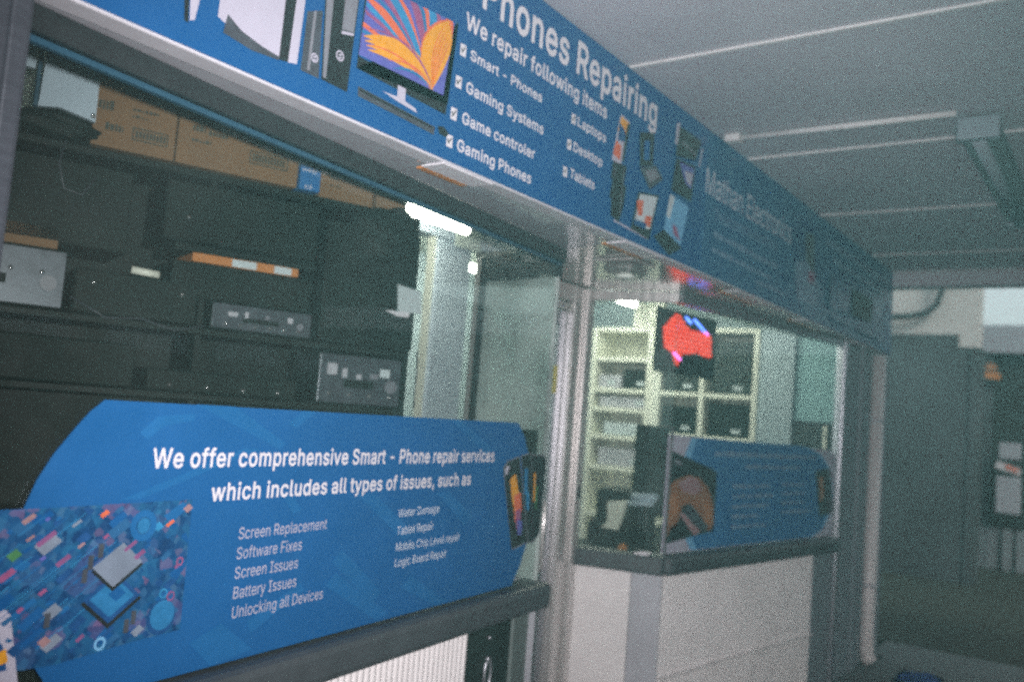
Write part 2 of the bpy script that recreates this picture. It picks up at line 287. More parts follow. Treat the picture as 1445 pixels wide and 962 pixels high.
GLYPHS = {                                       # outlines of the sign lettering, heavy (B) and light (T), 1/1000 em
    'B,': (188, '38,-137 25,-131 20,-117 52,78 58,86 70,90 136,89 149,83 154,69 101,-126 94,-134 82,-137'),
    'B-': (453, '115,170 102,176 96,190 96,242 100,254 108,261 337,262 350,257 355,242 355,190 351,178 344,172'),
    'B0': (453, '213,-24 169,-16 132,1 95,33 75,59 53,104 41,148 31,215 30,275 35,329 46,383 66,433 92,472 122,501 151,518 202,532 239,533 281,526 319,509 354,481 385,438 406,385 416,344 423,284 423,224 418,176 405,120 388,76 362,37 331,8 299,-11 254,-23|223,68 248,70 265,77 293,105 305,126 316,159 326,234 326,275 321,327 314,357 303,388 290,409 270,428 250,439 230,441 206,439 186,431 170,417 155,396 141,365 135,339 127,255 133,180 139,151 154,115 172,90 182,81 205,70'),
    'B1': (453, '77,-18 64,-12 58,3 58,53 61,64 67,69 79,73 192,73 194,76 194,410 192,413 189,411 97,344 85,341 74,346 68,361 70,432 81,445 193,526 273,527 285,523 291,516 293,76 296,73 388,73 400,69 405,64 408,53 407,-5 400,-14 388,-18'),
    'BD': (502, '61,-18 48,-12 42,3 42,506 46,518 52,524 63,527 231,527 276,523 317,513 349,501 400,466 429,432 450,398 467,352 478,292 479,230 471,176 454,120 433,84 412,56 375,25 340,5 300,-8 236,-18|145,76 229,75 281,84 321,104 352,138 365,162 374,190 380,226 381,271 377,306 368,340 350,376 337,391 309,414 269,429 226,434 144,432'),
    'BG': (520, '253,-24 214,-19 182,-10 155,1 127,19 108,34 79,66 47,120 36,153 26,197 22,272 35,353 50,396 69,429 88,455 113,479 166,513 195,524 237,532 284,533 307,530 368,512 393,499 423,476 448,449 470,416 481,392 492,351 489,339 480,332 403,332 393,340 378,374 362,397 330,423 307,433 283,437 249,437 223,432 187,413 154,379 131,330 122,283 122,226 133,173 155,129 177,104 192,93 220,79 247,72 283,71 306,75 339,88 358,102 384,139 393,163 395,177 393,181 285,181 270,187 264,202 264,254 267,265 274,271 285,274 476,274 491,268 496,254 495,178 487,134 469,87 443,50 410,19 358,-9 309,-22'),
    'BL': (393, '61,-18 48,-12 42,3 44,514 51,523 63,527 123,527 135,523 141,516 143,310 144,77 367,73 375,66 379,55 377,-5 371,-14 359,-18'),
    'BP': (445, '61,-18 48,-12 42,3 42,506 46,518 52,524 63,527 259,526 321,512 367,485 390,462 409,432 419,402 426,367 426,330 420,296 399,247 381,222 360,204 339,190 308,178 253,168 145,167 141,-6 135,-14 123,-18|145,260 259,262 284,269 301,280 319,306 326,334 323,376 315,397 303,412 285,425 255,433 145,433'),
    'BR': (449, '61,-18 48,-12 42,3 42,506 48,522 63,527 261,526 321,513 364,490 389,466 408,438 419,408 425,382 425,322 419,296 407,264 379,228 340,198 442,12 444,-1 439,-12 425,-18 356,-18 344,-14 332,1 236,178 146,180 143,178 141,-6 135,-14 123,-18|145,273 257,274 280,279 306,293 323,320 327,363 320,392 305,414 285,426 257,433 145,433'),
    'BS': (447, '207,-26 162,-20 131,-11 101,3 72,24 51,48 35,74 26,101 20,134 24,146 33,153 110,153 120,143 128,113 144,92 177,74 214,67 246,68 277,76 300,88 320,110 327,131 327,148 323,161 313,173 293,186 271,196 155,230 107,252 81,270 58,295 46,314 38,339 34,361 38,408 49,440 71,472 101,498 130,514 171,527 225,533 256,532 298,524 334,509 366,487 390,461 404,439 417,395 416,370 410,363 399,360 332,362 322,370 309,407 291,424 258,437 210,440 170,429 146,412 133,384 136,357 149,341 170,327 202,315 315,282 343,269 373,249 395,228 415,197 425,159 426,129 420,93 408,65 389,38 361,12 329,-7 292,-19 252,-26'),
    'BT': (449, '193,-18 180,-12 175,3 175,432 172,434 25,436 17,442 14,454 14,506 19,521 34,527 255,527 423,525 431,518 435,506 435,454 429,440 414,434 277,434 275,432 275,3 271,-9 262,-16'),
    'BW': (686, '155,-18 145,-14 138,-5 14,450 -1,506 1,518 8,524 19,527 80,527 92,523 98,516 193,152 290,516 297,523 309,527 377,527 389,523 397,514 491,153 494,152 499,172 586,512 595,524 606,527 667,527 682,521 687,506 548,-3 543,-12 528,-18 458,-18 446,-14 439,-6 345,342 342,344 247,-6 240,-14 228,-18'),
    'Ba': (389, '148,-26 111,-20 79,-7 56,8 34,33 21,58 13,90 12,117 20,154 36,182 70,209 120,228 251,248 257,253 256,276 246,295 229,307 209,312 182,312 161,308 140,297 124,281 112,261 98,256 30,278 24,293 34,319 50,343 67,359 108,385 159,399 204,402 261,392 293,377 321,353 336,332 346,311 354,267 354,3 351,-8 345,-15 334,-18 279,-18 265,-12 256,4 239,-7 209,-20 182,-26|158,64 181,63 208,69 227,79 245,97 256,124 257,161 216,155 146,144 126,135 115,125 110,104 116,83 132,71'),
    'Bb': (424, '217,-26 170,-15 132,11 126,-10 120,-15 109,-18 47,-17 38,-10 35,2 36,514 43,523 55,527 111,527 125,521 132,506 132,426 133,368 176,394 226,403 280,395 323,375 353,350 374,322 391,288 404,242 409,193 405,140 392,91 368,45 336,11 299,-12 256,-24|210,65 244,67 260,74 277,86 291,106 302,130 310,169 308,225 294,266 282,285 266,299 248,308 231,311 192,308 164,291 143,259 132,213 134,150 148,108 163,87 175,77 193,68'),
    'Bc': (396, '194,-26 140,-15 100,6 65,38 38,80 25,117 16,173 20,235 36,291 67,340 87,360 119,382 147,393 175,400 206,403 234,401 280,389 319,368 344,345 368,310 379,279 374,265 365,259 311,246 298,245 291,250 276,279 257,298 239,307 217,312 182,309 161,299 139,278 126,255 119,232 114,197 118,147 136,102 154,82 167,73 195,65 220,65 244,71 269,88 290,126 305,134 369,119 380,108 376,83 360,51 345,32 315,5 290,-9 260,-19 230,-25'),
    'Bd': (424, '183,-26 144,-19 108,-3 70,28 45,63 28,105 17,160 16,203 24,257 37,297 62,338 88,365 122,387 172,401 214,402 255,392 292,368 293,452 293,506 296,517 302,523 314,527 370,527 382,523 389,514 389,-6 382,-15 370,-18 316,-18 305,-15 299,-10 293,12 267,-9 246,-19 216,-25|193,65 232,68 262,87 284,123 293,168 291,226 276,271 251,299 232,308 215,311 177,308 148,291 127,260 115,212 116,158 123,129 131,109 146,88 158,78 175,69'),
    'Be': (404, '198,-26 144,-16 100,6 62,41 35,86 20,139 16,201 27,264 51,318 84,358 128,387 152,395 188,402 242,399 274,390 297,380 338,347 368,302 384,253 389,209 389,172 386,160 377,153 117,150 125,116 140,93 162,76 186,67 218,64 252,71 273,85 293,118 304,123 369,108 381,97 382,84 368,52 352,31 327,8 297,-9 271,-18 236,-25|119,239 286,239 288,241 281,262 264,289 247,303 228,310 194,312 176,308 156,298 138,282 123,258'),
    'Bf': (254, '81,-18 68,-12 62,3 62,306 60,309 9,309 -6,315 -12,330 -10,384 -3,393 9,397 62,398 63,448 73,481 87,504 121,532 148,542 180,548 210,547 249,537 257,530 260,518 240,458 227,451 202,456 179,454 167,448 160,432 159,399 162,397 226,397 241,391 246,376 246,330 243,318 234,311 162,309 159,306 158,-5 151,-14 139,-18'),
    'Bg': (425, '191,-168 136,-159 106,-147 84,-134 56,-109 41,-88 34,-71 36,-60 88,-28 103,-23 114,-28 144,-62 167,-74 200,-80 247,-74 277,-57 288,-39 293,-17 293,19 291,20 268,4 243,-7 193,-14 164,-11 129,-1 98,15 77,31 42,76 23,129 17,164 16,206 28,271 43,310 70,348 110,380 148,396 186,402 238,398 265,387 293,366 299,389 305,394 316,397 370,397 382,394 389,385 390,-24 381,-70 357,-110 341,-127 317,-143 288,-156 248,-166|190,78 233,80 264,98 284,129 293,166 292,226 277,271 251,300 219,311 193,311 176,308 149,291 127,261 115,215 116,163 120,145 131,117 142,102 158,89'),
    'Bh': (410, '53,-18 40,-12 35,3 35,506 41,522 55,527 111,527 122,524 128,518 132,506 133,371 169,391 214,402 243,402 273,396 297,388 322,372 344,350 359,324 373,276 375,247 376,3 369,-12 355,-18 298,-18 287,-15 281,-8 278,3 278,249 275,264 266,284 250,301 230,309 200,311 176,305 158,294 144,278 134,254 132,234 130,-6 123,-14 111,-18'),
    'Bi': (167, '53,-18 40,-12 34,3 34,376 38,388 47,395 113,397 126,391 131,376 131,3 128,-9 119,-16|76,425 55,432 36,448 27,464 23,486 29,508 44,527 64,538 91,541 112,535 130,520 140,505 144,479 138,458 120,437 99,427'),
    'Bk': (381, '53,-18 40,-12 35,3 35,506 40,521 55,527 111,527 123,523 130,514 133,251 277,395 365,395 376,384 376,373 372,366 226,214 385,13 389,-1 384,-12 369,-18 296,-18 284,-14 151,150 132,130 132,3 129,-8 122,-15 111,-18'),
    'Bl': (189, '128,-20 84,-9 62,7 41,41 35,75 35,506 38,518 47,525 107,527 125,521 132,506 133,81 139,70 171,72 182,66 187,58 198,5 195,-7 184,-15 149,-20'),
    'Bm': (610, '53,-18 40,-12 35,3 35,376 40,391 55,397 117,395 126,388 132,371 159,390 181,398 209,404 237,403 266,395 285,385 319,351 340,371 364,387 394,398 425,404 447,404 478,398 507,387 527,373 547,352 559,332 574,279 575,3 571,-9 562,-16 490,-16 479,-5 478,26 478,263 473,282 463,297 438,310 406,312 377,300 360,279 354,257 352,-5 345,-14 333,-18 277,-18 263,-12 257,3 257,259 254,277 244,296 229,306 210,312 189,312 165,304 149,290 138,273 133,254 130,-6 123,-14 111,-18'),
    'Bn': (410, '53,-18 40,-12 35,3 35,376 38,388 46,395 117,395 127,387 132,369 153,384 180,395 214,402 243,402 288,391 324,370 353,334 370,290 376,240 376,120 376,3 372,-9 366,-15 355,-18 298,-18 284,-12 278,3 278,249 274,267 261,292 236,307 200,311 176,305 162,297 147,282 137,263 133,245 130,-5 123,-14 111,-18'),
    'Bo': (415, '194,-26 156,-20 120,-6 82,21 62,42 42,72 26,114 17,160 16,201 24,254 36,291 60,331 87,360 119,382 147,393 189,402 221,402 259,396 297,382 329,360 356,331 375,299 390,261 398,214 399,175 392,126 380,87 362,53 333,20 303,-2 270,-17 230,-25|192,65 231,67 262,82 279,100 287,115 300,163 299,218 294,243 284,266 269,287 257,298 223,311 199,312 179,308 150,291 137,275 126,255 115,209 117,151 133,106 157,79 178,68'),
    'Bp': (424, '53,-160 40,-155 35,-140 35,377 38,388 44,394 55,397 117,396 127,388 132,366 157,385 184,397 216,402 241,402 271,397 302,387 328,372 347,355 367,333 385,302 399,264 407,223 409,184 406,147 396,103 382,69 361,36 339,13 312,-6 272,-21 245,-26 213,-26 191,-22 163,-12 132,9 130,-149 123,-157 111,-161|205,66 243,67 273,83 295,114 309,161 309,218 296,262 275,292 258,304 236,311 197,309 182,304 165,292 144,262 133,222 132,165 144,117 154,98 167,83 183,72'),
    'Br': (259, '53,-18 40,-12 35,3 37,385 43,393 55,397 109,397 124,391 132,374 152,388 176,397 223,403 249,400 260,390 260,316 253,308 245,305 202,308 178,303 153,289 138,269 132,244 130,-6 123,-14 111,-18'),
    'Bs': (365, '167,-26 130,-20 104,-13 64,11 48,27 32,50 18,94 21,104 30,111 95,124 109,115 119,91 129,79 157,66 196,64 212,67 232,75 246,89 249,111 243,122 232,130 116,161 72,185 54,202 41,221 31,254 29,278 35,312 50,341 72,365 97,382 125,393 160,401 189,403 246,394 290,372 310,354 328,327 340,299 340,283 327,272 263,260 253,267 243,288 227,305 212,312 182,315 157,310 138,300 127,284 129,265 139,254 160,244 250,222 283,210 302,198 321,182 336,160 345,138 350,104 344,71 334,48 320,27 296,6 269,-9 234,-20 194,-26'),
    'Bt': (227, '156,-22 122,-15 97,-4 71,17 57,41 46,92 46,306 44,309 1,311 -8,317 -12,329 -12,376 -6,391 9,397 44,397 46,399 46,468 52,483 67,489 123,489 138,483 143,468 144,398 209,395 218,388 221,376 221,329 215,314 201,309 146,309 143,306 143,100 146,79 154,70 177,68 203,71 214,65 219,58 230,3 227,-9 218,-15 190,-21'),
    'Bu': (410, '170,-23 123,-13 90,6 65,31 45,69 35,126 35,376 38,388 44,394 55,397 111,397 123,393 130,384 132,135 136,111 144,94 159,79 186,69 223,71 251,85 269,108 278,138 278,376 281,388 287,394 298,397 355,397 367,393 374,384 374,-6 367,-15 355,-18 300,-18 285,-12 277,10 254,-6 228,-17 192,-23'),
    'Bv': (389, '163,-18 153,-14 146,-5 2,370 1,384 8,393 20,397 82,397 97,390 193,128 196,128 203,150 292,391 307,397 369,397 380,394 386,388 388,373 242,-8 235,-15 224,-18'),
    'Bw': (567, '138,-18 125,-12 118,3 7,369 6,384 13,393 25,397 85,397 96,394 102,388 170,151 237,388 243,394 254,397 314,397 325,394 335,379 396,151 399,152 405,176 465,388 471,394 482,397 542,397 556,391 562,380 449,3 439,-14 427,-18 371,-18 360,-15 353,-8 283,231 215,-8 207,-15 196,-18'),
    'By': (389, '78,-163 42,-156 31,-145 31,-131 45,-80 52,-72 64,-68 96,-72 112,-67 127,-47 143,-2 2,369 1,385 8,393 20,397 82,397 93,394 100,387 194,127 290,388 296,394 307,397 369,397 383,391 389,380 219,-69 196,-112 164,-143 124,-159'),
    'TA': (480, '18,-2 15,2 17,8 201,510 274,511 278,508 365,272 464,4 463,-1 394,-1 342,140 138,140 86,-1|159,202 320,202 259,383 241,442 237,444'),
    'TB': (456, '62,-2 58,3 59,509 248,511 305,502 340,486 368,462 385,438 396,410 400,364 394,334 388,318 362,288 320,265 358,251 381,234 400,210 413,182 420,144 418,112 407,76 388,48 367,29 345,16 293,1 263,-2|129,60 271,60 305,67 325,78 344,100 353,128 353,146 347,170 337,188 325,202 298,220 266,228 129,228|129,288 253,288 277,293 303,307 325,332 334,367 329,399 311,428 285,443 258,449 129,449'),
    'TC': (510, '252,-8 193,3 153,21 113,52 80,94 56,143 41,205 38,272 46,332 64,387 83,420 101,444 140,479 192,506 239,516 286,517 326,511 362,498 402,473 434,441 459,401 474,351 470,346 409,347 387,396 373,413 356,427 323,445 285,453 243,452 204,441 165,416 144,393 125,361 114,328 106,283 105,241 116,174 130,138 151,107 176,84 200,69 226,60 255,55 281,55 312,61 352,79 376,100 394,126 409,162 470,162 474,160 466,125 448,87 421,53 396,31 361,10 332,0 292,-8'),
    'TD': (502, '62,-2 58,3 59,508 63,511 231,511 276,507 312,498 341,487 367,471 396,447 419,418 440,381 456,330 463,280 462,218 453,168 435,118 413,84 390,57 364,37 332,19 292,6 236,-2|129,60 229,59 286,69 312,79 336,95 366,130 379,154 389,186 396,226 397,271 392,312 382,348 364,383 349,403 317,428 274,444 226,450 128,448'),
    'TE': (419, '62,-2 58,3 59,508 63,511 370,511 374,506 374,454 370,450 129,450 127,290 134,288 356,286 357,232 354,227 129,226 127,62 130,59 374,59 377,55 377,2 373,-2'),
    'TF': (410, '62,-2 58,3 58,507 63,511 368,511 371,506 371,454 368,450 215,450 130,450 127,448 127,282 130,280 345,280 348,275 348,222 344,219 129,218 127,2 123,-2'),
    'TI': (300, '33,-2 29,3 29,55 32,58 114,59 116,62 116,448 114,450 32,451 29,454 30,508 34,511 267,511 271,506 270,451 188,450 185,448 185,62 188,59 269,58 271,55 270,1 267,-2'),
    'TL': (393, '62,-2 58,3 58,507 63,511 123,511 127,507 127,278 128,60 360,59 363,55 363,2 359,-2'),
    'TM': (628, '62,-2 58,3 58,506 62,511 150,511 154,507 281,182 315,83 353,194 474,507 479,511 569,510 570,105 569,1 566,-2 507,-2 502,2 504,412 502,415 463,306 344,2 340,-2 286,-1 166,298 123,415 124,3 120,-2'),
    'TR': (449, '62,-2 58,3 60,510 270,509 300,503 327,494 361,472 383,448 396,426 405,400 411,367 411,338 404,300 392,270 372,245 351,226 317,206 426,8 428,-1 352,0 246,195 130,196 127,194 127,2 123,-2|129,257 257,258 288,265 317,281 334,304 343,342 338,387 331,406 317,425 287,442 257,449 129,449'),
    'TS': (447, '207,-10 175,-7 139,3 117,12 90,30 68,52 53,74 42,103 36,134 41,138 104,138 115,103 137,77 169,60 214,51 246,52 289,63 319,82 337,108 343,131 343,148 337,169 324,185 301,200 279,210 163,244 119,263 92,282 76,298 62,318 55,337 50,361 53,403 63,432 83,461 115,488 152,506 191,515 225,517 256,516 293,509 326,495 351,478 371,459 389,433 399,408 402,378 338,377 323,415 299,438 259,453 210,456 184,452 162,443 134,423 122,404 117,384 117,369 122,349 138,329 162,313 197,300 307,268 335,255 362,237 383,217 401,189 409,159 410,129 405,98 394,73 377,49 350,24 321,7 287,-4 252,-10'),
    'TT': (449, '194,-2 191,3 191,448 188,450 33,450 30,454 30,506 34,511 254,511 415,511 419,506 419,454 414,450 261,450 259,448 259,3 254,-2'),
    'TU': (517, '243,-10 192,-2 163,9 133,26 95,62 77,89 69,109 58,161 59,508 63,511 122,511 126,507 126,171 130,145 138,121 149,103 166,85 193,67 236,55 275,54 317,63 346,80 370,106 386,142 391,179 391,506 395,511 455,511 459,506 459,160 453,124 442,93 414,52 392,32 367,15 339,2 310,-5 273,-10'),
    'TW': (686, '156,-2 152,3 16,502 18,511 80,511 84,507 193,78 304,507 309,511 380,509 468,182 491,80 494,79 498,99 597,493 605,511 667,511 671,506 532,0 528,-2 458,-2 453,2 342,418 323,332 233,2 228,-2'),
    'Ta': (389, '148,-10 116,-5 87,7 67,20 46,44 33,72 28,99 29,126 36,150 45,167 62,184 99,205 149,217 240,229 265,237 273,251 271,281 263,300 250,314 230,324 209,328 175,327 139,315 120,301 99,272 41,290 50,314 78,347 116,371 159,383 204,386 249,379 285,363 313,338 331,305 338,267 338,1 334,-2 277,-1 274,3 274,45 272,47 249,19 217,0 182,-10|158,48 190,48 220,57 246,73 265,99 273,130 273,183 221,172 165,164 135,157 113,146 100,131 94,104 96,88 102,75 124,57'),
    'Tb': (424, '217,-10 185,-4 161,8 143,23 116,57 114,54 112,-1 55,-2 51,1 51,506 55,511 111,511 115,508 116,395 116,323 148,359 184,380 226,387 268,382 301,370 341,339 366,303 384,259 392,213 391,154 382,111 360,62 331,28 305,9 265,-6|210,49 249,52 268,60 289,75 305,98 316,122 326,169 324,225 314,261 303,283 274,313 253,323 231,327 212,328 184,322 164,312 150,300 135,279 125,258 115,201 119,141 126,117 139,91 152,75 174,59'),
    'Tc': (396, '194,-10 154,-3 117,14 82,43 60,73 41,119 33,160 33,214 41,256 50,283 66,311 98,348 135,372 181,385 212,387 253,381 293,366 321,346 345,318 363,277 304,261 283,296 267,311 238,324 199,328 174,323 151,312 135,299 116,272 106,244 98,197 99,165 106,131 126,88 143,70 159,59 195,49 227,50 252,57 281,77 305,118 364,102 358,82 346,59 322,32 304,17 282,5 251,-5 219,-10'),
    'Td': (424, '183,-10 149,-4 116,11 82,39 59,71 43,110 33,160 33,217 43,266 59,305 83,338 124,370 157,382 199,387 243,379 278,358 309,323 309,420 310,508 314,511 370,511 374,506 374,1 370,-2 313,-1 311,54 309,57 275,17 255,3 222,-8|193,49 213,49 237,53 251,59 273,75 286,91 298,115 309,168 306,232 290,279 278,296 259,313 238,323 215,327 197,328 172,323 156,317 137,303 113,268 105,244 99,212 100,158 108,124 117,101 134,77 147,66 167,55'),
    'Te': (404, '198,-10 149,-1 108,21 72,55 46,103 33,160 33,214 47,274 71,319 108,356 136,373 157,380 209,387 260,378 301,358 320,343 338,322 361,278 372,224 373,172 370,168 99,166 106,122 120,93 145,68 178,52 218,48 260,57 285,74 306,107 366,90 356,64 340,42 301,11 258,-5 224,-10|100,223 304,223 306,228 299,261 277,299 249,320 218,328 187,327 159,319 133,300 117,280 104,251'),
    'Tf': (254, '82,-2 78,3 78,322 76,325 7,326 4,330 5,377 9,381 78,382 78,438 84,466 99,493 129,518 153,527 180,532 225,528 240,524 244,518 228,468 202,472 174,469 159,462 147,444 143,424 144,383 228,380 230,376 230,330 226,325 146,325 143,322 143,3 139,-2'),
    'Tg': (425, '191,-152 141,-144 105,-128 68,-98 50,-69 102,-39 133,-74 168,-91 200,-96 225,-95 268,-82 289,-67 305,-40 309,-17 309,64 306,64 289,42 270,24 248,12 227,5 201,2 164,5 133,15 106,29 81,50 66,69 49,98 41,122 32,177 37,246 51,290 71,323 103,356 141,377 186,386 236,382 257,373 277,359 309,321 311,323 313,380 370,381 374,378 374,-24 367,-62 345,-99 309,-129 282,-141 248,-150|190,62 218,61 241,66 260,75 276,87 289,103 300,125 310,175 310,210 305,241 287,286 259,314 236,324 219,327 193,327 171,323 138,303 113,269 104,242 99,215 101,156 117,109 130,91 150,75 170,66'),
    'Th': (410, '54,-2 51,3 52,510 111,511 115,507 116,327 151,363 186,381 214,386 243,386 274,380 308,362 336,332 353,294 359,244 358,-1 298,-2 294,2 294,249 284,284 273,302 254,317 227,326 200,327 177,322 147,306 129,284 119,259 116,234 115,1 111,-2'),
    'Ti': (167, '54,-2 50,3 50,376 55,381 112,381 115,376 115,3 111,-2|76,441 62,447 48,458 41,471 39,486 43,500 58,517 72,524 91,525 104,521 118,509 126,497 128,479 122,462 109,449 94,442'),
    'Tk': (381, '54,-2 51,3 52,509 111,511 115,507 116,216 118,214 283,380 358,381 360,376 340,357 204,216 372,-1 293,-1 153,174 116,138 115,1 111,-2'),
    'Tl': (189, '128,-4 92,5 73,19 56,47 51,75 51,506 55,511 107,511 113,510 116,506 117,81 121,65 128,57 143,54 171,54 182,5 179,0 171,-1'),
    'Tm': (610, '54,-2 51,3 51,376 55,381 112,380 115,328 117,326 144,360 169,377 209,388 246,385 268,377 286,364 303,344 317,319 335,342 354,361 378,376 402,384 425,388 455,387 482,380 509,366 529,349 544,326 558,279 559,3 554,-2 495,-1 494,76 494,263 487,290 475,308 452,322 430,328 389,324 369,315 356,302 346,288 339,264 337,2 333,-2 274,-1 273,259 269,282 256,306 237,320 210,328 183,327 163,321 144,309 127,288 118,264 116,246 115,2 111,-2'),
    'Tn': (410, '54,-2 51,3 51,376 54,381 112,380 115,323 133,347 151,363 173,376 200,384 243,386 265,382 291,373 313,358 331,340 343,320 356,282 360,240 360,118 359,1 355,-2 295,-1 294,249 288,275 273,302 248,320 219,327 177,322 154,311 138,296 125,275 118,251 115,2 111,-2'),
    'To': (415, '194,-10 161,-5 128,8 93,33 74,53 56,80 41,119 33,160 32,201 39,249 50,283 70,317 98,348 127,368 152,378 189,386 221,386 257,380 289,368 318,348 344,320 361,291 375,256 382,214 383,175 377,131 366,95 350,64 322,32 295,12 265,-2 230,-9|192,49 220,49 240,53 273,70 291,89 301,107 310,130 316,163 315,218 309,248 298,274 281,298 268,310 244,322 223,327 199,328 174,323 160,318 139,303 123,283 112,263 99,209 101,151 110,119 119,98 131,81 152,63 170,54'),
    'Tp': (424, '54,-145 51,-140 51,379 55,381 112,380 114,324 116,321 139,350 161,369 189,382 216,386 250,385 285,377 317,360 344,336 367,302 378,278 392,214 392,164 387,131 377,97 359,61 346,43 313,14 283,-1 245,-10 213,-10 177,-1 146,20 116,54 115,-141 111,-145|205,50 233,49 251,53 284,71 309,106 325,161 324,225 318,250 306,278 292,299 278,311 257,322 236,327 207,327 189,324 174,318 154,304 130,270 121,246 116,214 118,151 124,124 136,97 149,79 163,66 187,54'),
    'Tr': (259, '54,-2 51,3 51,377 55,381 111,380 114,376 114,330 116,327 129,348 147,365 168,378 193,385 225,387 244,384 245,324 241,321 202,324 170,317 142,301 124,277 116,244 115,2 111,-2'),
    'Ts': (365, '167,-10 112,1 79,20 51,49 39,73 34,93 37,97 93,108 107,79 119,66 142,53 168,48 196,48 223,53 246,66 260,81 266,96 266,110 260,125 250,137 223,150 136,171 96,188 79,200 62,217 47,250 45,278 49,304 62,330 83,353 105,368 130,378 160,385 189,387 241,379 279,360 309,328 325,290 268,276 251,305 231,322 203,330 172,330 137,319 118,302 111,281 115,257 122,247 143,234 245,207 291,186 309,171 322,152 330,133 334,104 329,76 320,56 308,38 285,18 261,5 229,-5 194,-10'),
    'Tt': (227, '156,-6 127,0 105,10 83,28 71,49 62,92 62,322 60,325 9,325 4,329 6,380 60,381 62,383 64,471 124,473 127,469 127,456 128,382 201,381 205,376 205,329 203,326 130,325 127,322 127,100 130,77 137,62 150,55 163,52 203,54 214,4 212,0 197,-4'),
    'Tu': (410, '170,-7 131,1 97,21 73,48 57,84 51,126 52,380 111,381 115,377 116,135 121,105 132,83 142,72 158,61 198,52 237,58 255,67 269,80 283,100 294,138 295,380 355,381 360,376 359,1 355,-2 297,-1 296,52 293,55 279,34 246,8 207,-5'),
    'Tv': (389, '164,-2 156,12 16,378 20,381 82,381 86,378 171,146 193,70 196,70 202,92 216,138 302,377 307,381 369,381 372,378 229,3 224,-2'),
    'Tw': (567, '139,-2 133,8 25,364 21,376 23,380 85,381 90,377 169,81 250,377 254,381 316,380 363,216 396,84 399,84 403,105 480,380 542,381 546,376 431,0 427,-2 371,-2 366,2 283,296 201,2 196,-2'),
    'Tx': (379, '22,-2 20,3 152,194 28,379 101,380 191,238 226,298 280,380 348,381 352,378 348,371 227,192 358,-1 285,0 189,150 93,-1'),
    'Ty': (389, '78,-147 46,-139 59,-88 64,-84 103,-87 126,-76 141,-55 160,-1 16,378 20,381 82,381 87,376 171,145 193,70 196,70 217,141 302,377 307,381 369,381 373,377 198,-77 176,-110 147,-134 115,-145'),
}
def glyphs(body, face):
    """triangles of one line of lettering, in ems"""
    pen = 0.0; v, f = [], []
    for ch in body:
        if ch == ' ': pen += .188; continue
        adv, loops = GLYPHS[face+ch]
        ls = [[Vector((pen+int(a)/1000, int(b)/1000, 0)) for a, b in (q.split(',') for q in lp.split())] for lp in loops.split('|')]
        area = lambda lp: sum(lp[i-1].x*lp[i].y-lp[i].x*lp[i-1].y for i in range(len(lp)))
        sg = area(max(ls, key=lambda lp: abs(area(lp))))
        for o in [lp for lp in ls if area(lp)*sg > 0]:       # each outline with the counters that lie inside it
            bx = (min(q.x for q in o), max(q.x for q in o), min(q.y for q in o), max(q.y for q in o))
            g = [o]+[lp for lp in ls if area(lp)*sg < 0 and bx[0] < lp[0].x < bx[1] and bx[2] < lp[0].y < bx[3]]
            n = len(v); v += [(q.x, q.y) for lp in g for q in lp]; f += [[n+i for i in t] for t in tessellate_polygon(g)]
        pen += adv/1000 + (.03 if face == 'B' else .004)
    return v, f
CAP = dict(B=.545, T=.513)
def text(name, parent, F, body, s0, s1, z, cap, y, m, bold=.0, shear=0.0, z1=None, label=None):
    face = 'B' if bold > .01 else 'T'; v, f = glyphs(body, face)
    a, b = min(x for x, _ in v), max(x for x, _ in v); k = (s1-s0)/(b-a); h = cap/CAP[face]; z += .018*h if face == 'B' else 0; dz = ((z1 if z1 is not None else z)-z)/(s1-s0)
    bm = bmesh.new(); vs = [bm.verts.new(F.p(s0+(x-a)*k, y, z+q*h+dz*(x-a)*k)) for x, q in v]
    for q in f:
        try:
            g = bm.faces.new([vs[i] for i in q]); g.normal_update()
            if g.normal.dot(F.n) > 0: g.normal_flip()
        except ValueError: pass
    return obj(name, bm, M[m], parent, label)

# wall frames: FA the street front, WL the left window, WR the right window, RL / RR the glazed returns of the doorway
FA = Frame(0, 1.565, 0)
WL = Frame(.723, 1.664, .10932)
WR = Frame(4.077, 1.901, -.13386)
RRb = Vector((3.950, 2.330, 0)); RLb = Vector((3.045, 2.360, 0)); WLe = WL.p(2.275, 0, 0)
RR = Frame(RRb.x, RRb.y, math.atan2(1.901-RRb.y, 4.077-RRb.x)); RRl = (Vector((4.077, 1.901, 0))-RRb).length
RL = Frame(WLe.x, WLe.y, math.atan2(RLb.y-WLe.y, RLb.x-WLe.x)); RLl = (RLb-WLe).length
ZS0, ZS, ZG, ZF, ZC = .857, .957, 2.226, 2.28, 2.915   # sill bottom, sill top, glass top, soffit, awning ceiling

# ------------------------------------------------------------------ setting: ground
bm = bmesh.new(); box(bm, WORLD, -300, 300, -300, 300, -.40, -.14); struct('ground', bm, M['asphalt'])
bm = bmesh.new(); box(bm, WORLD, -40, 7.9, -2.4, 1.66, -.135, 0); struct('pavement', bm, M['paving'])
bm = bmesh.new(); box(bm, WORLD, 7.904, 40, -2.4, 14, -.136, -.004); struct('yard', bm, M['asphalt'])
bm = bmesh.new(); box(bm, WORLD, -40, 40, -2.56, -2.404, -.137, .002, bev=.015); struct('kerb', bm, M['kerb'])

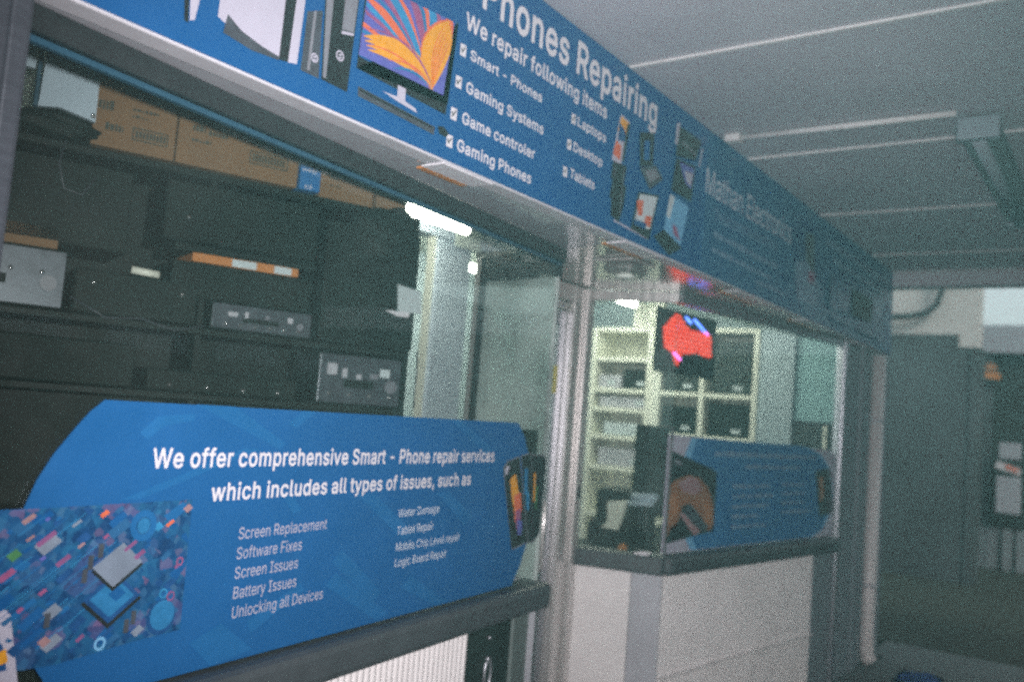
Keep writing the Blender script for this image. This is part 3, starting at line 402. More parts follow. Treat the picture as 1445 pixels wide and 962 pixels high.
# ------------------------------------------------------------------ shop building
shop = thing('shop_building', 'pale shop building with angled display windows either side of a recessed doorway', 'building', (3.5, 1.6, 0))
bm = bmesh.new()
box(bm, WORLD, .40, .55, 1.72, 4.75, 0, 3.4); box(bm, WORLD, 6.47, 6.62, 1.72, 4.75, 0, 3.4); box(bm, WORLD, .552, 6.468, 4.6, 4.75, 0, 3.4)
obj('interior_wall', bm, M['inwall'], shop)
obj('interior_ceiling', B(WORLD, .56, 6.46, 1.99, 4.59, 2.80, 2.88), M['inceil'], shop)
obj('interior_floor', B(WORLD, .56, 6.46, 2.42, 4.59, -.02, .012), M['infloor'], shop)
obj('upper_wall', B(WORLD, -3, 7.25, 1.63, 1.9, 2.96, 4.6), M['neigh'], shop)
obj('roof', B(WORLD, -3, 7.25, 1.902, 4.8, 3.42, 3.6), M['darkmetal'], shop)
# soffit between the fascia and the windows, running into the doorway
def slab(name, sp, m):
    bm = bmesh.new(); a = [bm.verts.new((p.x, p.y, ZF)) for p in sp]; b = [bm.verts.new((p.x, p.y, ZF+.02)) for p in sp]
    bm.faces.new(a); bm.faces.new(b[::-1])
    for i in range(len(sp)): bm.faces.new((a[i], b[i], b[(i+1) % len(sp)], a[(i+1) % len(sp)]))
    bmesh.ops.recalc_face_normals(bm, faces=bm.faces); obj(name, bm, m, shop)
slab('soffit', [FA.p(-3.0, .072, 0), FA.p(2.90, .072, 0), WLe, WL.p(-.1, 0, 0), Vector((-3, 1.66, 0))], M['soffit'])
slab('recess_soffit', [FA.p(2.902, .072, 0), FA.p(4.10, .072, 0), WR.p(0, 0, 0), RRb, Vector((3.95, 2.42, 0)), Vector((3.045, 2.42, 0)), RLb, WLe+Vector((.002, 0, 0))], M['recess'])
slab('soffit', [FA.p(4.102, .072, 0), FA.p(7.1, .072, 0), WR.p(2.10, 0, 0), WR.p(.002, 0, 0)], M['soffit2'])
obj('soffit_trim', B(FA, -3, 7.1, .004, .070, ZF-.006, ZF+.012, bev=.004), M['trim'], shop)
bm = bmesh.new()
box(bm, WL, -.1, 2.275, .004, .07, ZF+.022, 2.9); box(bm, WR, 0, 2.1, .004, .07, ZF+.022, 2.9); box(bm, RR, 0, RRl, .004, .06, ZF+.022, 2.9)
obj('bulkhead', bm, M['darkmetal'], shop)
obj('entrance_pier', B(WORLD, -3, .63, 1.645, 1.95, 0, ZF-.004), M['pier'], shop)
bm = bmesh.new()
box(bm, WORLD, 6.19, 6.56, 1.630, 2.0, 0, ZF-.004, bev=.006); box(bm, WORLD, 6.572, 6.83, 1.612, 2.0, 0, ZF-.004, bev=.006); box(bm, WORLD, 6.842, 7.1, 1.70, 2.0, 0, ZF-.004)
obj('corner_pier', bm, M['pier'], shop)
obj('column', B(WORLD, 3.345, 3.62, 2.90, 2.97, 0, 2.460, bev=.01), M['column'], shop)
obj('column_lit_side', B(WORLD, 3.330, 3.3435, 2.915, 2.96, 0, 2.460), M['ivory'], shop)  # ivory strip paints in the light on the column's left side
obj('ceiling_beam', B(WORLD, 2.75, 5.2, 2.89, 2.99, 2.462, 2.60, bev=.006), M['column'], shop)
obj('column_cap', B(WORLD, 3.42, 3.62, 2.848, 2.8585, 2.43, 2.60), M['inceil'], shop)

def clad(F, x0, x1, z1, pitch=.028, y=.02, mi=0):          # vertical half-round ribs on a backing sheet
    bm = bmesh.new(); box(bm, F, x0, x1, y, y+.03, 0, z1)
    n = max(1, int((x1-x0)/pitch)); p = (x1-x0)/n
    for i in range(n):
        xs = [x0+i*p+p*k/6 for k in range(7)]; hs = [0, .6, .92, 1, .92, .6, 0]
        prev = None
        for x, h in zip(xs, hs):
            q = y-.001-.007*h
            c = (bm.verts.new(F.p(x, q, 0)), bm.verts.new(F.p(x, q, z1)))
            if prev:
                f = bm.faces.new((prev[0], c[0], c[1], prev[1])); f.smooth = True
            prev = c
    return bm
# left display window
bm = bmesh.new()
box(bm, WL, -.13, 0, -.03, .06, 0, ZF-.003, bev=.006); box(bm, WL, -.045, -.012, -.042, -.028, 0, ZF-.004, bev=.004)
win = obj('display_window', bm, M['frame'], shop, label='wide left display window with dark header and sill')
obj('header', B(WL, .002, 2.273, -.014, .05, ZG, ZF-.002, bev=.004), M['darkmetal'], win)
obj('edge_strip', B(WL, .004, 2.27, .004, .02, ZG-.014, ZG-.002), M['edgeblue'], win)
obj('glass', B(WL, .004, 2.270, .022, .030, ZS+.002, ZG-.002), M['pane'], win)
bm = bmesh.new(); box(bm, WL, .002, 2.30, -.045, .10, ZS0, ZS-.002, bev=.022); obj('sill', bm, M['sill'], win)
obj('cladding', clad(WL, .002, 1.782, ZS0-.003), M['clad'], win)
bm = bmesh.new(); box(bm, WL, 1.786, 2.125, .035, .06, 0, ZS0-.003); obj('dark_panel', bm, M['fardark'], win)
bm = bmesh.new(); box(bm, WL, 2.129, 2.290, .025, .05, 0, ZS0-.003, bev=.006); obj('grey_panel', bm, M['fitting'], win)
bm = bmesh.new()
tube(bm, [WL.p(1.955+.022*math.sin(q), .026, .66-.055*math.cos(q)) for q in [2*math.pi*k/18 for k in range(19)]], .006, 8)
tube(bm, [WL.p(1.955, .036, .715), WL.p(1.955, .02, .715)], .010, 10)
tube(bm, [WL.p(1.955, .036, .79), WL.p(1.955, .022, .79)], .006, 10); obj('ring_pull', bm, M['alu'], win)
obj('corner_bead', B(WL, 2.2705, 2.284, .018, .034, ZS, ZF-.004), M['darkmetal'], win)
# left glazed return
ret = obj('return_window', B(RL, RLl-.03, RLl, -.01, .03, 0, ZF-.004, bev=.004), M['darkmetal'], shop, label='hazy glazed return on the left of the doorway')
obj('glass', B(RL, .012, RLl-.031, .006, .014, ZS, ZG-.06), M['hazeglass'], ret)
obj('header', B(RL, .012, RLl-.031, -.01, .03, ZG-.058, ZF-.004), M['darkmetal'], ret)
obj('cladding', B(RL, .012, RLl-.031, .0, .03, 0, ZS-.003), M['cladgrey'], ret)
# right display window and its return
bm = bmesh.new()
box(bm, WR, 2.045, 2.10, -.012, .05, 0, ZF-.004, bev=.004); box(bm, WR, 2.030, 2.043, -.006, .03, ZS, ZF-.05, bev=.003)
win2 = obj('display_window', bm, M['alu'], shop, label='right display window with poster along its lower half')
obj('header', B(WR, .004, 2.04, -.012, .05, ZG, ZF-.002, bev=.004), M['alu'], win2)
obj('glass', B(WR, .010, 2.028, .014, .022, ZS, ZG-.001), M['pane'], win2)
bm = bmesh.new(); box(bm, WR, -.012, 2.03, -.05, .10, .868, .968, bev=.03); obj('sill', bm, M['sill'], win2)
obj('cladding', clad(WR, .01, 1.76, .862, .034), M['clad'], win2)
obj('kick_rail', B(WR, .012, 1.755, -.006, .008, .36, .372), M['clad'], win2)
obj('end_panel', B(WR, 1.765, 2.043, .012, .05, 0, .862), M['pier'], win2)
bm = bmesh.new(); box(bm, RR, 0, RRl-.006, -.006, .03, ZG, ZF-.003); 
ret2 = obj('return_window', bm, M['steel'], shop, label='clear glazed return on the right of the doorway')
obj('glass', B(RR, .004, RRl-.004, .008, .016, ZS, ZG-.001), M['doorglass'], ret2)
bm = bmesh.new(); box(bm, RR, -.002, RRl+.0, -.035, .09, .868, .957, bev=.012); obj('sill', bm, M['sill'], ret2)
obj('cladding', B(RR, .004, RRl-.16, .014, .04, 0, .863), M['clad'], ret2)
obj('corner_cladding', B(RR, RRl-.157, RRl-.004, .010, .04, 0, .864, bev=.003), M['cladgrey'], ret2)
obj('corner_bead', B(RR, RRl-.003, RRl+.008, .0, .012, ZS, 1.60), M['darkmetal'], ret2)
# door frame and door
bm = bmesh.new()
box(bm, WORLD, 3.885, 3.948, 2.318, 2.42, 0, ZF-.003, bev=.006); box(bm, WORLD, 3.79, 3.883, 2.340, 2.42, 0, ZF-.003, bev=.006)
box(bm, WORLD, 3.05, 3.11, 2.37, 2.42, 0, ZF-.003, bev=.006); box(bm, WORLD, 3.112, 3.788, 2.345, 2.42, 2.19, ZF-.003, bev=.006)
box(bm, WORLD, 3.112, 3.788, 2.352, 2.42, 2.145, 2.182, bev=.004)
fr = obj('door_frame', bm, M['steel'], shop)
obj('strike_plate', B(WORLD, 3.905, 3.928, 2.314, 2.3175, 1.20, 1.26, bev=.001), M['darkmetal'], fr)
bm = bmesh.new()
box(bm, WORLD, 3.118, 3.17, 2.385, 2.41, .02, 2.138, bev=.004); box(bm, WORLD, 3.735, 3.785, 2.385, 2.41, .02, 2.138, bev=.004)
box(bm, WORLD, 3.172, 3.733, 2.386, 2.409, 2.07, 2.137, bev=.003); box(bm, WORLD, 3.172, 3.733, 2.386, 2.409, .022, .16, bev=.003)
door = obj('door', bm, M['alu'], shop)
obj('glass', B(WORLD, 3.171, 3.734, 2.394, 2.401, .161, 2.069), M['doorglass'], door)
bm = bmesh.new(); tube(bm, [(3.66, 2.384, .85), (3.66, 2.35, .87), (3.66, 2.35, 1.18), (3.66, 2.384, 1.20)], .011, 10); obj('handle', bm, M['steel'], door)

# ------------------------------------------------------------------ awning over the pavement
aw = thing('awning', 'flat white painted awning ceiling with cover strips over the pavement', 'awning', (2.2, 0, ZC))
xs = [-2.08, -.86, .36, 1.575, 2.79, 4.01, 5.20, 6.43, 7.12]
for a, b in zip(xs, xs[1:]):
    obj('ceiling_sheet', B(WORLD, a+.003, b-.003, -2.2, 1.63, ZC, ZC+.02), M['ceiling'], aw)
for i, x in enumerate(xs[1:-1]):
    obj('cover_strip', B(WORLD, x-.011, x+.011, -2.2, 1.56, ZC-.010, ZC-.0005, bev=.003), M['batten'], aw)
obj('cover_strip', B(WORLD, 7.09, 7.118, -2.2, 1.56, ZC-.012, ZC-.0005, bev=.004), M['batten'], aw)
obj('deck', B(WORLD, -2.08, 7.30, -2.25, 1.63, ZC+.022, ZC+.06), M['darkmetal'], aw)
obj('end_beam', B(WORLD, 7.13, 7.29, -2.25, 1.62, 2.80, ZC+.02, bev=.012), M['ceiling'], aw)
obj('front_gutter', B(WORLD, -2.08, 7.128, -2.40, -2.205, 2.78, ZC+.08, bev=.02), M['trim'], aw)

# ------------------------------------------------------------------ fascia sign, near panel
fs = thing('fascia_sign', 'long bright blue fascia sign headed Phones Repairing with checked list', 'shop sign', (1.5, 1.565, ZF))
obj('board', B(FA, -3, 3.535, 0, .03, ZF, ZC-.003), M['blue'], fs)
Y0 = -.0012
text('heading_lettering', fs, FA, 'Phones Repairing', 1.905, 3.035, 2.757, .116, Y0, 'ink', .022)
text('lettering', fs, FA, 'We repair following items', 1.838, 2.650, 2.6675, .050, Y0, 'ink', .016)
for t, a, b, z, c in [('Smart - Phones', 1.870, 2.240, 2.589, .031), ('Gaming Systems', 1.863, 2.262, 2.491, .034), ('Game controler', 1.857, 2.224, 2.400, .034),
                      ('Gaming Phones', 1.845, 2.215, 2.318, .035), ('Laptops', 2.462, 2.656, 2.584, .034), ('Desktop', 2.447, 2.643, 2.493, .033), ('Tablets', 2.437, 2.602, 2.399, .033)]:
    text('lettering', fs, FA, t, a, b, z, c, Y0, 'ink', .018)
for x, z in [(1.836, 2.603), (1.828, 2.508), (1.819, 2.414), (1.811, 2.334), (2.434, 2.599), (2.419, 2.507), (2.406, 2.411)]:
    p = Print(FA, Y0); p.rect(x-.013, z-.017, x+.013, z+.017, 'ink')
    p.poly([(x-.010, z+.003), (x-.006, z+.006), (x-.003, z-.001), (x-.004, z-.010)], 'black', .0001); p.poly([(x-.004, z-.010), (x-.003, z-.001), (x+.007, z+.013), (x+.010, z+.011)], 'black'); p.build('check_box', fs)
# printed desktop monitor with a swirl of colour on the screen
p = Print(FA, Y0)
p.poly([(1.444, 2.405), (1.785, 2.400), (1.806, 2.668), (1.797, 2.668), (1.79, 2.43), (1.45, 2.436), (1.462, 2.632), (1.452, 2.632)], 'black')
p.poly([(1.447, 2.440), (1.768, 2.449), (1.789, 2.664), (1.459, 2.632)], 'purple')
Q = [(1.447, 2.440), (1.768, 2.449), (1.789, 2.664), (1.459, 2.632)]
def uv(u, v):
    u = min(1, max(0, u)); v = min(1, max(0, v))
    return ((1-u)*(1-v)*Q[0][0]+u*(1-v)*Q[1][0]+u*v*Q[2][0]+(1-u)*v*Q[3][0], (1-u)*(1-v)*Q[0][1]+u*(1-v)*Q[1][1]+u*v*Q[2][1]+(1-u)*v*Q[3][1])
def petal(f, mid, tip, wd, m):
    L, Rr = [], []
    for k in range(11):
        t = k/10; x = (1-t)**2*f[0]+2*t*(1-t)*mid[0]+t*t*tip[0]; y = (1-t)**2*f[1]+2*t*(1-t)*mid[1]+t*t*tip[1]
        dx = 2*(1-t)*(mid[0]-f[0])+2*t*(tip[0]-mid[0]); dy = 2*(1-t)*(mid[1]-f[1])+2*t*(tip[1]-mid[1]); n = math.hypot(dx, dy) or 1
        h = wd*math.sin(math.pi*min(1, t*.98+.01))**.8
        L.append(uv(x-dy/n*h, y+dx/n*h)); Rr.append(uv(x+dy/n*h, y-dx/n*h))
    p.y -= .00006
    if m not in p.mats: p.mats.append(m)
    a_ = [p.bm.verts.new(FA.p(x, p.y, z)) for x, z in L]; b_ = [p.bm.verts.new(FA.p(x, p.y, z)) for x, z in Rr]
    for k in range(10):
        g = p.bm.faces.new((a_[k], a_[k+1], b_[k+1], b_[k])); g.material_index = p.mats.index(m); g.normal_update()
        if g.normal.y > 0: g.normal_flip()
fc = (.80, .02)
fan = ['sea', 'flame', 'purple', 'rose', 'cyan', 'flame', 'sea', 'rose', 'cyan', 'flame', 'purple', 'rose', 'sea', 'flame', 'cyan', 'rose', 'purple', 'flame']
for i, m in enumerate(fan):                             # fan of stripes from the lower right to the left and the top
    a = R(168-i*4.9); wd = .030+.018*((i*7) % 3)
    petal(fc, (fc[0]+.50*math.cos(a-.30), fc[1]+.62*math.sin(a-.30)+.08), (fc[0]+1.15*math.cos(a), fc[1]+1.35*math.sin(a)), wd, m)
petal((.82, .0), (.62, .62), (.92, 1.0), .10, 'flame')
for i in range(5): petal((.84, .0), (.66+.05*i, .55-.03*i), (.93+.02*i, .98-.05*i), .115-.010*i, 'amber')
for i in range(4): petal((.86, .0), (.56+.01*i, .52-.08*i), (.02+.02*i, .26-.05*i), .085-.008*i, 'amber')
petal((.86, .0), (.55, .62), (.0, .36), .018, 'rose'); petal((.84, .0), (.40, .34), (.05, .16), .012, 'flame'); petal((.84, .0), (.62, .30), (.30, .10), .014, 'flame'); petal((.84, .0), (.60, .20), (.36, .02), .020, 'sea')
for k in range(5): petal((.85, .02), (.72+.045*k, .5), (.90+.025*k, .95-.05*k), .006, 'flame')
p.poly([(1.588, 2.414), (1.618, 2.414), (1.620, 2.378), (1.590, 2.376)], 'lilac'); p.poly([(1.536, 2.379), (1.588, 2.372), (1.668, 2.366), (1.66, 2.376), (1.60, 2.384)], 'lilac')
p.poly([(1.452, 2.362), (1.60, 2.357), (1.742, 2.352), (1.741, 2.330), (1.60, 2.335), (1.454, 2.338)], 'dgrey')
p.poly([(1.455, 2.359), (1.735, 2.350), (1.736, 2.344), (1.456, 2.352)], 'black')
p.poly([(1.752, 2.358), (1.778, 2.364), (1.802, 2.352), (1.790, 2.338), (1.760, 2.340)], 'black'); p.build('monitor_picture', fs)
p = Print(FA, Y0)                                        # two black computer towers
p.poly([(1.279, 2.477), (1.323, 2.497), (1.331, 2.337), (1.276, 2.337)], 'dgrey'); p.poly([(1.298, 2.486), (1.306, 2.490), (1.302, 2.345), (1.294, 2.345)], 'mgrey')
p.poly([(1.322, 2.60), (1.436, 2.66), (1.421, 2.336), (1.338, 2.338)], 'black'); p.poly([(1.326, 2.60), (1.352, 2.62), (1.352, 2.345), (1.342, 2.345)], 'mgrey')
p.poly([(1.388, 2.63), (1.433, 2.655), (1.424, 2.485), (1.386, 2.478)], 'mgrey'); p.poly([(1.385, 2.474), (1.424, 2.483), (1.424, 2.477), (1.386, 2.467)], 'lilac')
for x, z, r in ((1.312, 2.379, .011), (1.387, 2.413, .013)):
    p.ring(x, z, r*.7, r, 'lilac', 14); p.poly([(x-.005, z+.002), (x+.004, z+.007), (x+.005, z+.003), (x-.004, z-.002)], 'lilac'); p.poly([(x-.005, z-.005), (x+.005, z-.001), (x+.004, z-.005), (x-.004, z-.009)], 'lilac')
p.build('computer_tower_picture', fs)
p = Print(FA, Y0)                                        # white slab shaped console with a dark base
p.poly([(1.050, 2.44), (1.240, 2.60), (1.262, 2.60), (1.246, 2.345), (1.236, 2.341), (1.214, 2.338), (1.14, 2.34)], 'black')
p.poly([(1.250, 2.60), (1.274, 2.60), (1.264, 2.346), (1.239, 2.341)], 'lilac')
p.poly([(1.055, 2.52), (1.05, 2.367), (1.075, 2.358), (1.213, 2.341), (1.217, 2.56), (1.20, 2.62), (1.07, 2.60)], 'lilac')
p.poly([(1.073, 2.382), (1.110, 2.361), (1.165, 2.349), (1.214, 2.344), (1.213, 2.336), (1.14, 2.330), (1.066, 2.339)], 'dgrey'); p.build('console_picture', fs)
p = Print(FA, Y0); p.poly([(.955, 2.52), (.972, 2.52), (.986, 2.326), (.976, 2.328)], 'black'); p.poly([(.972, 2.52), (1.002, 2.52), (1.008, 2.40), (.999, 2.338), (.988, 2.332)], 'lilac'); p.build('controller_picture', fs)
p = Print(FA, Y0)                                        # phones, laptop, tablets
p.poly([(2.748, 2.715), (2.760, 2.722), (2.822, 2.712), (2.776, 2.538), (2.706, 2.538)], 'lilac')
p.poly([(2.757, 2.714), (2.815, 2.706), (2.800, 2.655), (2.735, 2.655)], 'amber'); p.poly([(2.745, 2.69), (2.79, 2.67), (2.80, 2.63), (2.74, 2.62)], 'navy')
p.poly([(2.728, 2.615), (2.77, 2.605), (2.765, 2.55), (2.712, 2.562)], 'flame'); p.poly([(2.80, 2.70), (2.824, 2.706), (2.794, 2.55), (2.779, 2.56)], 'black')
p.poly([(2.714, 2.535), (2.819, 2.545), (2.806, 2.455), (2.706, 2.470)], 'black'); p.poly([(2.722, 2.475), (2.826, 2.470), (2.815, 2.395), (2.705, 2.400)], 'black')
p.poly([(2.720, 2.402), (2.818, 2.400), (2.787, 2.326), (2.724, 2.338)], 'black'); p.poly([(2.725, 2.515), (2.74, 2.52), (2.735, 2.48), (2.722, 2.485)], 'dgrey')
p.poly([(2.795, 2.53), (2.799, 2.53), (2.792, 2.36), (2.788, 2.36)], 'mgrey'); p.poly([(2.745, 2.322), (2.747, 2.328), (3.024, 2.318), (3.023, 2.310)], 'lilac')
p.poly([(2.898, 2.699), (3.018, 2.733), (3.025, 2.606), (2.918, 2.570)], 'black'); p.poly([(2.94, 2.68), (2.985, 2.692), (2.992, 2.618), (2.948, 2.603)], 'blue2')
p.poly([(2.917, 2.566), (3.050, 2.613), (3.118, 2.574), (3.010, 2.505)], 'dgrey'); p.poly([(2.96, 2.565), (3.045, 2.597), (3.085, 2.575), (3.01, 2.532)], 'mgrey')
p.poly([(2.918, 2.474), (3.092, 2.502), (3.032, 2.311), (2.878, 2.322)], 'black'); p.poly([(2.932, 2.468), (3.078, 2.492), (3.030, 2.352), (2.900, 2.345)], 'paper')
p.poly([(2.91, 2.44), (2.965, 2.45), (2.96, 2.39), (2.925, 2.385)], 'flame'); p.poly([(2.99, 2.40), (3.04, 2.405), (3.03, 2.36), (2.975, 2.362)], 'flame'); p.poly([(2.90, 2.365), (3.0, 2.37), (2.99, 2.345), (2.895, 2.343)], 'navy')
p.poly([(3.225, 2.830), (3.462, 2.832), (3.408, 2.733), (3.214, 2.698)], 'black'); p.poly([(3.205, 2.832), (3.238, 2.845), (3.222, 2.745), (3.200, 2.745)], 'lilac'); p.poly([(3.46, 2.80), (3.478, 2.808), (3.455, 2.72), (3.440, 2.72)], 'lilac')
for k in range(4): p.rect(3.27+.036*k, 2.762-.004*k, 3.292+.036*k, 2.778-.004*k, 'mgrey')
p.poly([(3.217, 2.690), (3.413, 2.708), (3.386, 2.550), (3.190, 2.550)], 'black'); p.poly([(3.25, 2.682), (3.398, 2.695), (3.375, 2.60), (3.32, 2.61)], 'purple'); p.poly([(3.30, 2.66), (3.385, 2.67), (3.37, 2.61), (3.33, 2.62)], 'lilac')
p.poly([(3.180, 2.530), (3.365, 2.521), (3.303, 2.339), (3.143, 2.380)], 'bluepale'); p.poly([(3.18, 2.53), (3.225, 2.528), (3.19, 2.43), (3.16, 2.44)], 'paper'); p.poly([(3.22, 2.42), (3.26, 2.41), (3.30, 2.36), (3.23, 2.38)], 'rose')
p.poly([(3.057, 2.333), (3.146, 2.378), (3.322, 2.338), (3.203, 2.285)], 'black'); p.build('device_picture', fs)

# ------------------------------------------------------------------ fascia sign, far panel
ff = thing('fascia_sign', 'duller blue far fascia panel with serif shop name and faded small print', 'shop sign', (5.3, 1.565, ZF))
obj('board', B(FA, 3.538, 7.16, 0, .03, ZF, ZC-.003), M['bluedim'], ff)
text('heading_lettering', ff, FA, 'Mathan Electronics', 3.530+.012, 4.715, 2.630, .115, Y0, 'inkthin', .0, z1=2.640)
text('lettering', ff, FA, 'Telecommunications', 3.655, 4.50, 2.532, .055, Y0, 'inkfade', .0, z1=2.558)
def smudge(p, x0, x1, z, h, m, n):                       # a line of print too small and worn to read
    x = x0
    while x < x1:
        ww = rng.uniform(.02, .09); p.rect(x, z+rng.uniform(0, .004), min(x1, x+ww), z+h*rng.uniform(.75, 1), m); x += ww+rng.uniform(.008, .02)
p = Print(FA, Y0)
smudge(p, 3.66, 4.50, 2.458, .030, 'inkfade', 9); smudge(p, 3.64, 4.40, 2.384, .028, 'inkfade', 8); smudge(p, 4.2, 4.62, 2.335, .028, 'inkfade', 8); p.build('small_print', ff)
p = Print(FA, Y0); p.poly([(4.72, 2.83), (5.22, 2.835), (5.26, 2.47), (4.80, 2.42)], 'navy'); p.poly([(4.95, 2.76), (5.12, 2.77), (5.15, 2.56), (4.98, 2.55)], 'dgrey')
p.poly([(4.80, 2.56), (5.0, 2.60), (5.24, 2.50), (5.25, 2.37), (4.85, 2.36)], 'inkfade'); p.poly([(5.04, 2.56), (5.16, 2.56), (5.16, 2.49), (5.04, 2.49)], 'rose'); p.build('portrait_picture', ff)
p = Print(FA, Y0); smudge(p, 5.36, 6.95, 2.77, .055, 'inkfade', 9); smudge(p, 5.5, 6.85, 2.68, .04, 'inkfade', 9); p.poly([(5.45, 2.60), (5.9, 2.60), (5.9, 2.42), (5.45, 2.40)], 'navy'); p.poly([(5.95, 2.60), (6.5, 2.60), (6.5, 2.44), (5.95, 2.42)], 'fardark'); smudge(p, 5.5, 6.8, 2.34, .035, 'inkfade', 9); p.build('small_print', ff)

t = thing('soffit_fitting', 'shiny rounded metal fitting under the soffit at the doorway corner', 'fitting', (3.28, 1.80, 2.21))
bm = bmesh.new(); box(bm, WORLD, 3.20, 3.36, 1.72, 1.86, 2.222, 2.268, bev=.020); obj('body', bm, M['recess'], t)
obj('flange', B(WORLD, 3.17, 3.39, 1.70, 1.88, 2.269, 2.2775, bev=.002), M['steel'], t)
obj('lens', tube(bmesh.new(), [(3.28, 1.79, 2.2215), (3.28, 1.79, 2.212), (3.28, 1.79, 2.206)], [.045, .040, .02], 18), M['inceil'], t)
# pale plates with an orange edge left on the soffit behind the sign
for (x0, x1), lb in zip([(1.80, 2.03), (2.86, 3.19), (4.02, 4.46), (5.06, 5.62), (6.22, 6.80)],
                    ['white and orange soffit plate under the checked list, nearest one', 'white soffit plate under the printed tablet, just before the doorway corner', 'white and orange soffit plate above the red light sign end',
                     'white and orange soffit plate above the far half of the right window', 'farthest white and orange soffit plate, above the white downpipe']):
    t = thing('soffit_plate', lb, 'plate', ((x0+x1)/2, 1.6, ZF-.01), 'pale plates along the soffit')
    obj('plate', B(FA, x0, x1, .004, .085, ZF-.0115, ZF-.0068, bev=.001), M['ink'], t)
    obj('orange_edge', B(FA, x0+.01, x1-.02, .0865, .112, ZF-.0115, ZF-.0068), M['orange'], t)

# ------------------------------------------------------------------ poster on the left window
YG = .020; YP = YG-.004
po = thing('window_poster', 'large blue phone repair poster with a circuit board picture on the left window', 'poster', WL.p(1.1, YP, .96))
outl = [(-.01, 1.352), (.125, 1.353), (.144, 1.405), (.173, 1.456), (.213, 1.508), (.240, 1.540), (.269, 1.564), (2.026, 1.569), (2.085, 1.515), (2.118, 1.463), (2.160, 1.39), (2.183, 1.318), (2.188, 1.22), (2.173, 1.129), (2.13, 1.04), (2.07, .963),
        (.235, .963), (.203, 1.025), (.179, 1.058), (.146, 1.071), (.03, 1.06), (-.01, 1.06)]
bm = prism(bmesh.new(), WL, outl, YP, YP+.0035); obj('sheet', bm, M['blue2'], po)
p = Print(WL, YP-.0004)
for pts in [[(.50, 1.566), (.62, 1.566), (.80, 1.48), (.78, 1.465)], [(.36, 1.50), (.40, 1.535), (.50, 1.545), (.50, 1.530), (.42, 1.515), (.38, 1.485)], [(.33, 1.36), (.38, 1.36), (.72, 1.468), (.66, 1.468)],
            [(.85, 1.566), (.90, 1.566), (.83, 1.52), (.80, 1.53)], [(1.02, 1.16), (1.06, 1.19), (1.26, 1.05), (1.22, 1.02)], [(1.10, 1.34), (1.18, 1.34), (1.40, 1.21), (1.35, 1.19)], [(.78, 1.37), (.85, 1.34), (.88, 1.31), (.85, 1.30)],
            [(.72, 1.05), (.90, 1.12), (.92, 1.10), (.74, 1.02)], [(1.0, 1.10), (1.04, 1.13), (1.30, .98), (1.24, .97)], [(1.55, 1.566), (1.62, 1.566), (1.85, 1.47), (1.80, 1.45)], [(1.50, 1.33), (1.58, 1.33), (1.74, 1.24), (1.70, 1.21)], [(1.35, 1.05), (1.40, 1.08), (1.62, .97), (1.55, .966)],
            [(.55, 1.03), (.64, 1.06), (.75, .98), (.62, .966)]]:
    p.poly(pts, 'bluelite')
p.build('background_pattern', po)
p = Print(WL, YP-.0040)                                  # circuit board picture
p.poly([(-.01, 1.352), (.515, 1.353), (.519, 1.066), (.40, 1.062), (.225, 1.05), (-.01, 1.06)], 'board')
ux, uz = (.044, .030), (-.040, .034)                     # isometric directions of the printed board
def tile(cx, cz, a, b, m, dz=0.0):
    pts = [(cx+ux[0]*a*i+uz[0]*b*j, cz+ux[1]*a*i+uz[1]*b*j+dz) for i, j in ((-.5, -.5), (.5, -.5), (.5, .5), (-.5, .5))]
    pts = [(min(.513, max(-.005, x)), min(1.350, max(1.064, z))) for x, z in pts]
    try: p.poly(pts, m, .00003)
    except ValueError: pass
for i in range(170):
    cx, cz = rng.uniform(.0, .51), rng.uniform(1.07, 1.345)
    m = rng.choice(['blue2']*3+['bluelite']*2+['navy']*8+['blue']*5+['bluedim']*3)
    s = rng.choice([.15, .2, .3, .45, .7]); tile(cx, cz, s*rng.uniform(.4, 1.5), s*rng.uniform(.25, .8), m)
for i in range(16):
    cx, cz = rng.uniform(.0, .5)*rng.uniform(.4, 1), rng.uniform(1.09, 1.345); tile(cx, cz, rng.uniform(.1, .4), rng.uniform(.06, .16), rng.choice(['pink', 'rose', 'skinpink', 'purple']))
for i in range(22):                                      # fine traces
    cx, cz = rng.uniform(.02, .30), rng.uniform(1.1, 1.33); tile(cx, cz, rng.uniform(1, 3), .03, rng.choice(['cyan', 'bluelite', 'sea']))
tile(.33, 1.156, 1.70, 1.70, 'black'); tile(.33, 1.163, 1.6, 1.6, 'navy'); tile(.33, 1.164, 1.25, 1.25, 'sea'); tile(.34, 1.170, .5, .5, 'blue2')
tile(.335, 1.222, 1.55, 1.35, 'black'); tile(.335, 1.229, 1.5, 1.3, 'chip')
for cx, cz, a, b, m in [(.175, 1.285, .8, .55, 'chip'), (.17, 1.295, .8, .2, 'pink'), (.20, 1.155, .55, .45, 'chip'), (.205, 1.095, .7, .4, 'chip'), (.19, 1.10, .35, .35, 'skinpink'), (.40, 1.085, .45, .35, 'chip'), (.47, 1.33, 1.1, .5, 'bluelite'), (.50, 1.335, .35, .3, 'skinpink'),
                        (.425, 1.30, .35, .35, 'cyan'), (.11, 1.27, .4, .35, 'green'), (.29, 1.335, .35, .2, 'flame'), (.455, 1.305, .4, .15, 'flame'), (.385, 1.245, .5, .2, 'pink'), (.10, 1.235, .6, .25, 'rose'), (.36, 1.265, .6, .15, 'pink'), (.23, 1.32, .4, .12, 'chip'), (.13, 1.335, .5, .2, 'skinpink'), (.21, 1.25, .6, .2, 'pink')]:
    tile(cx, cz, a, b, m)
for cx, cz in [(.26, 1.215), (.27, 1.24), (.29, 1.262), (.19, 1.14), (.37, 1.10), (.385, 1.115)]:
    p.rect(cx-.006, cz-.014, cx+.006, cz+.014, 'dgrey')
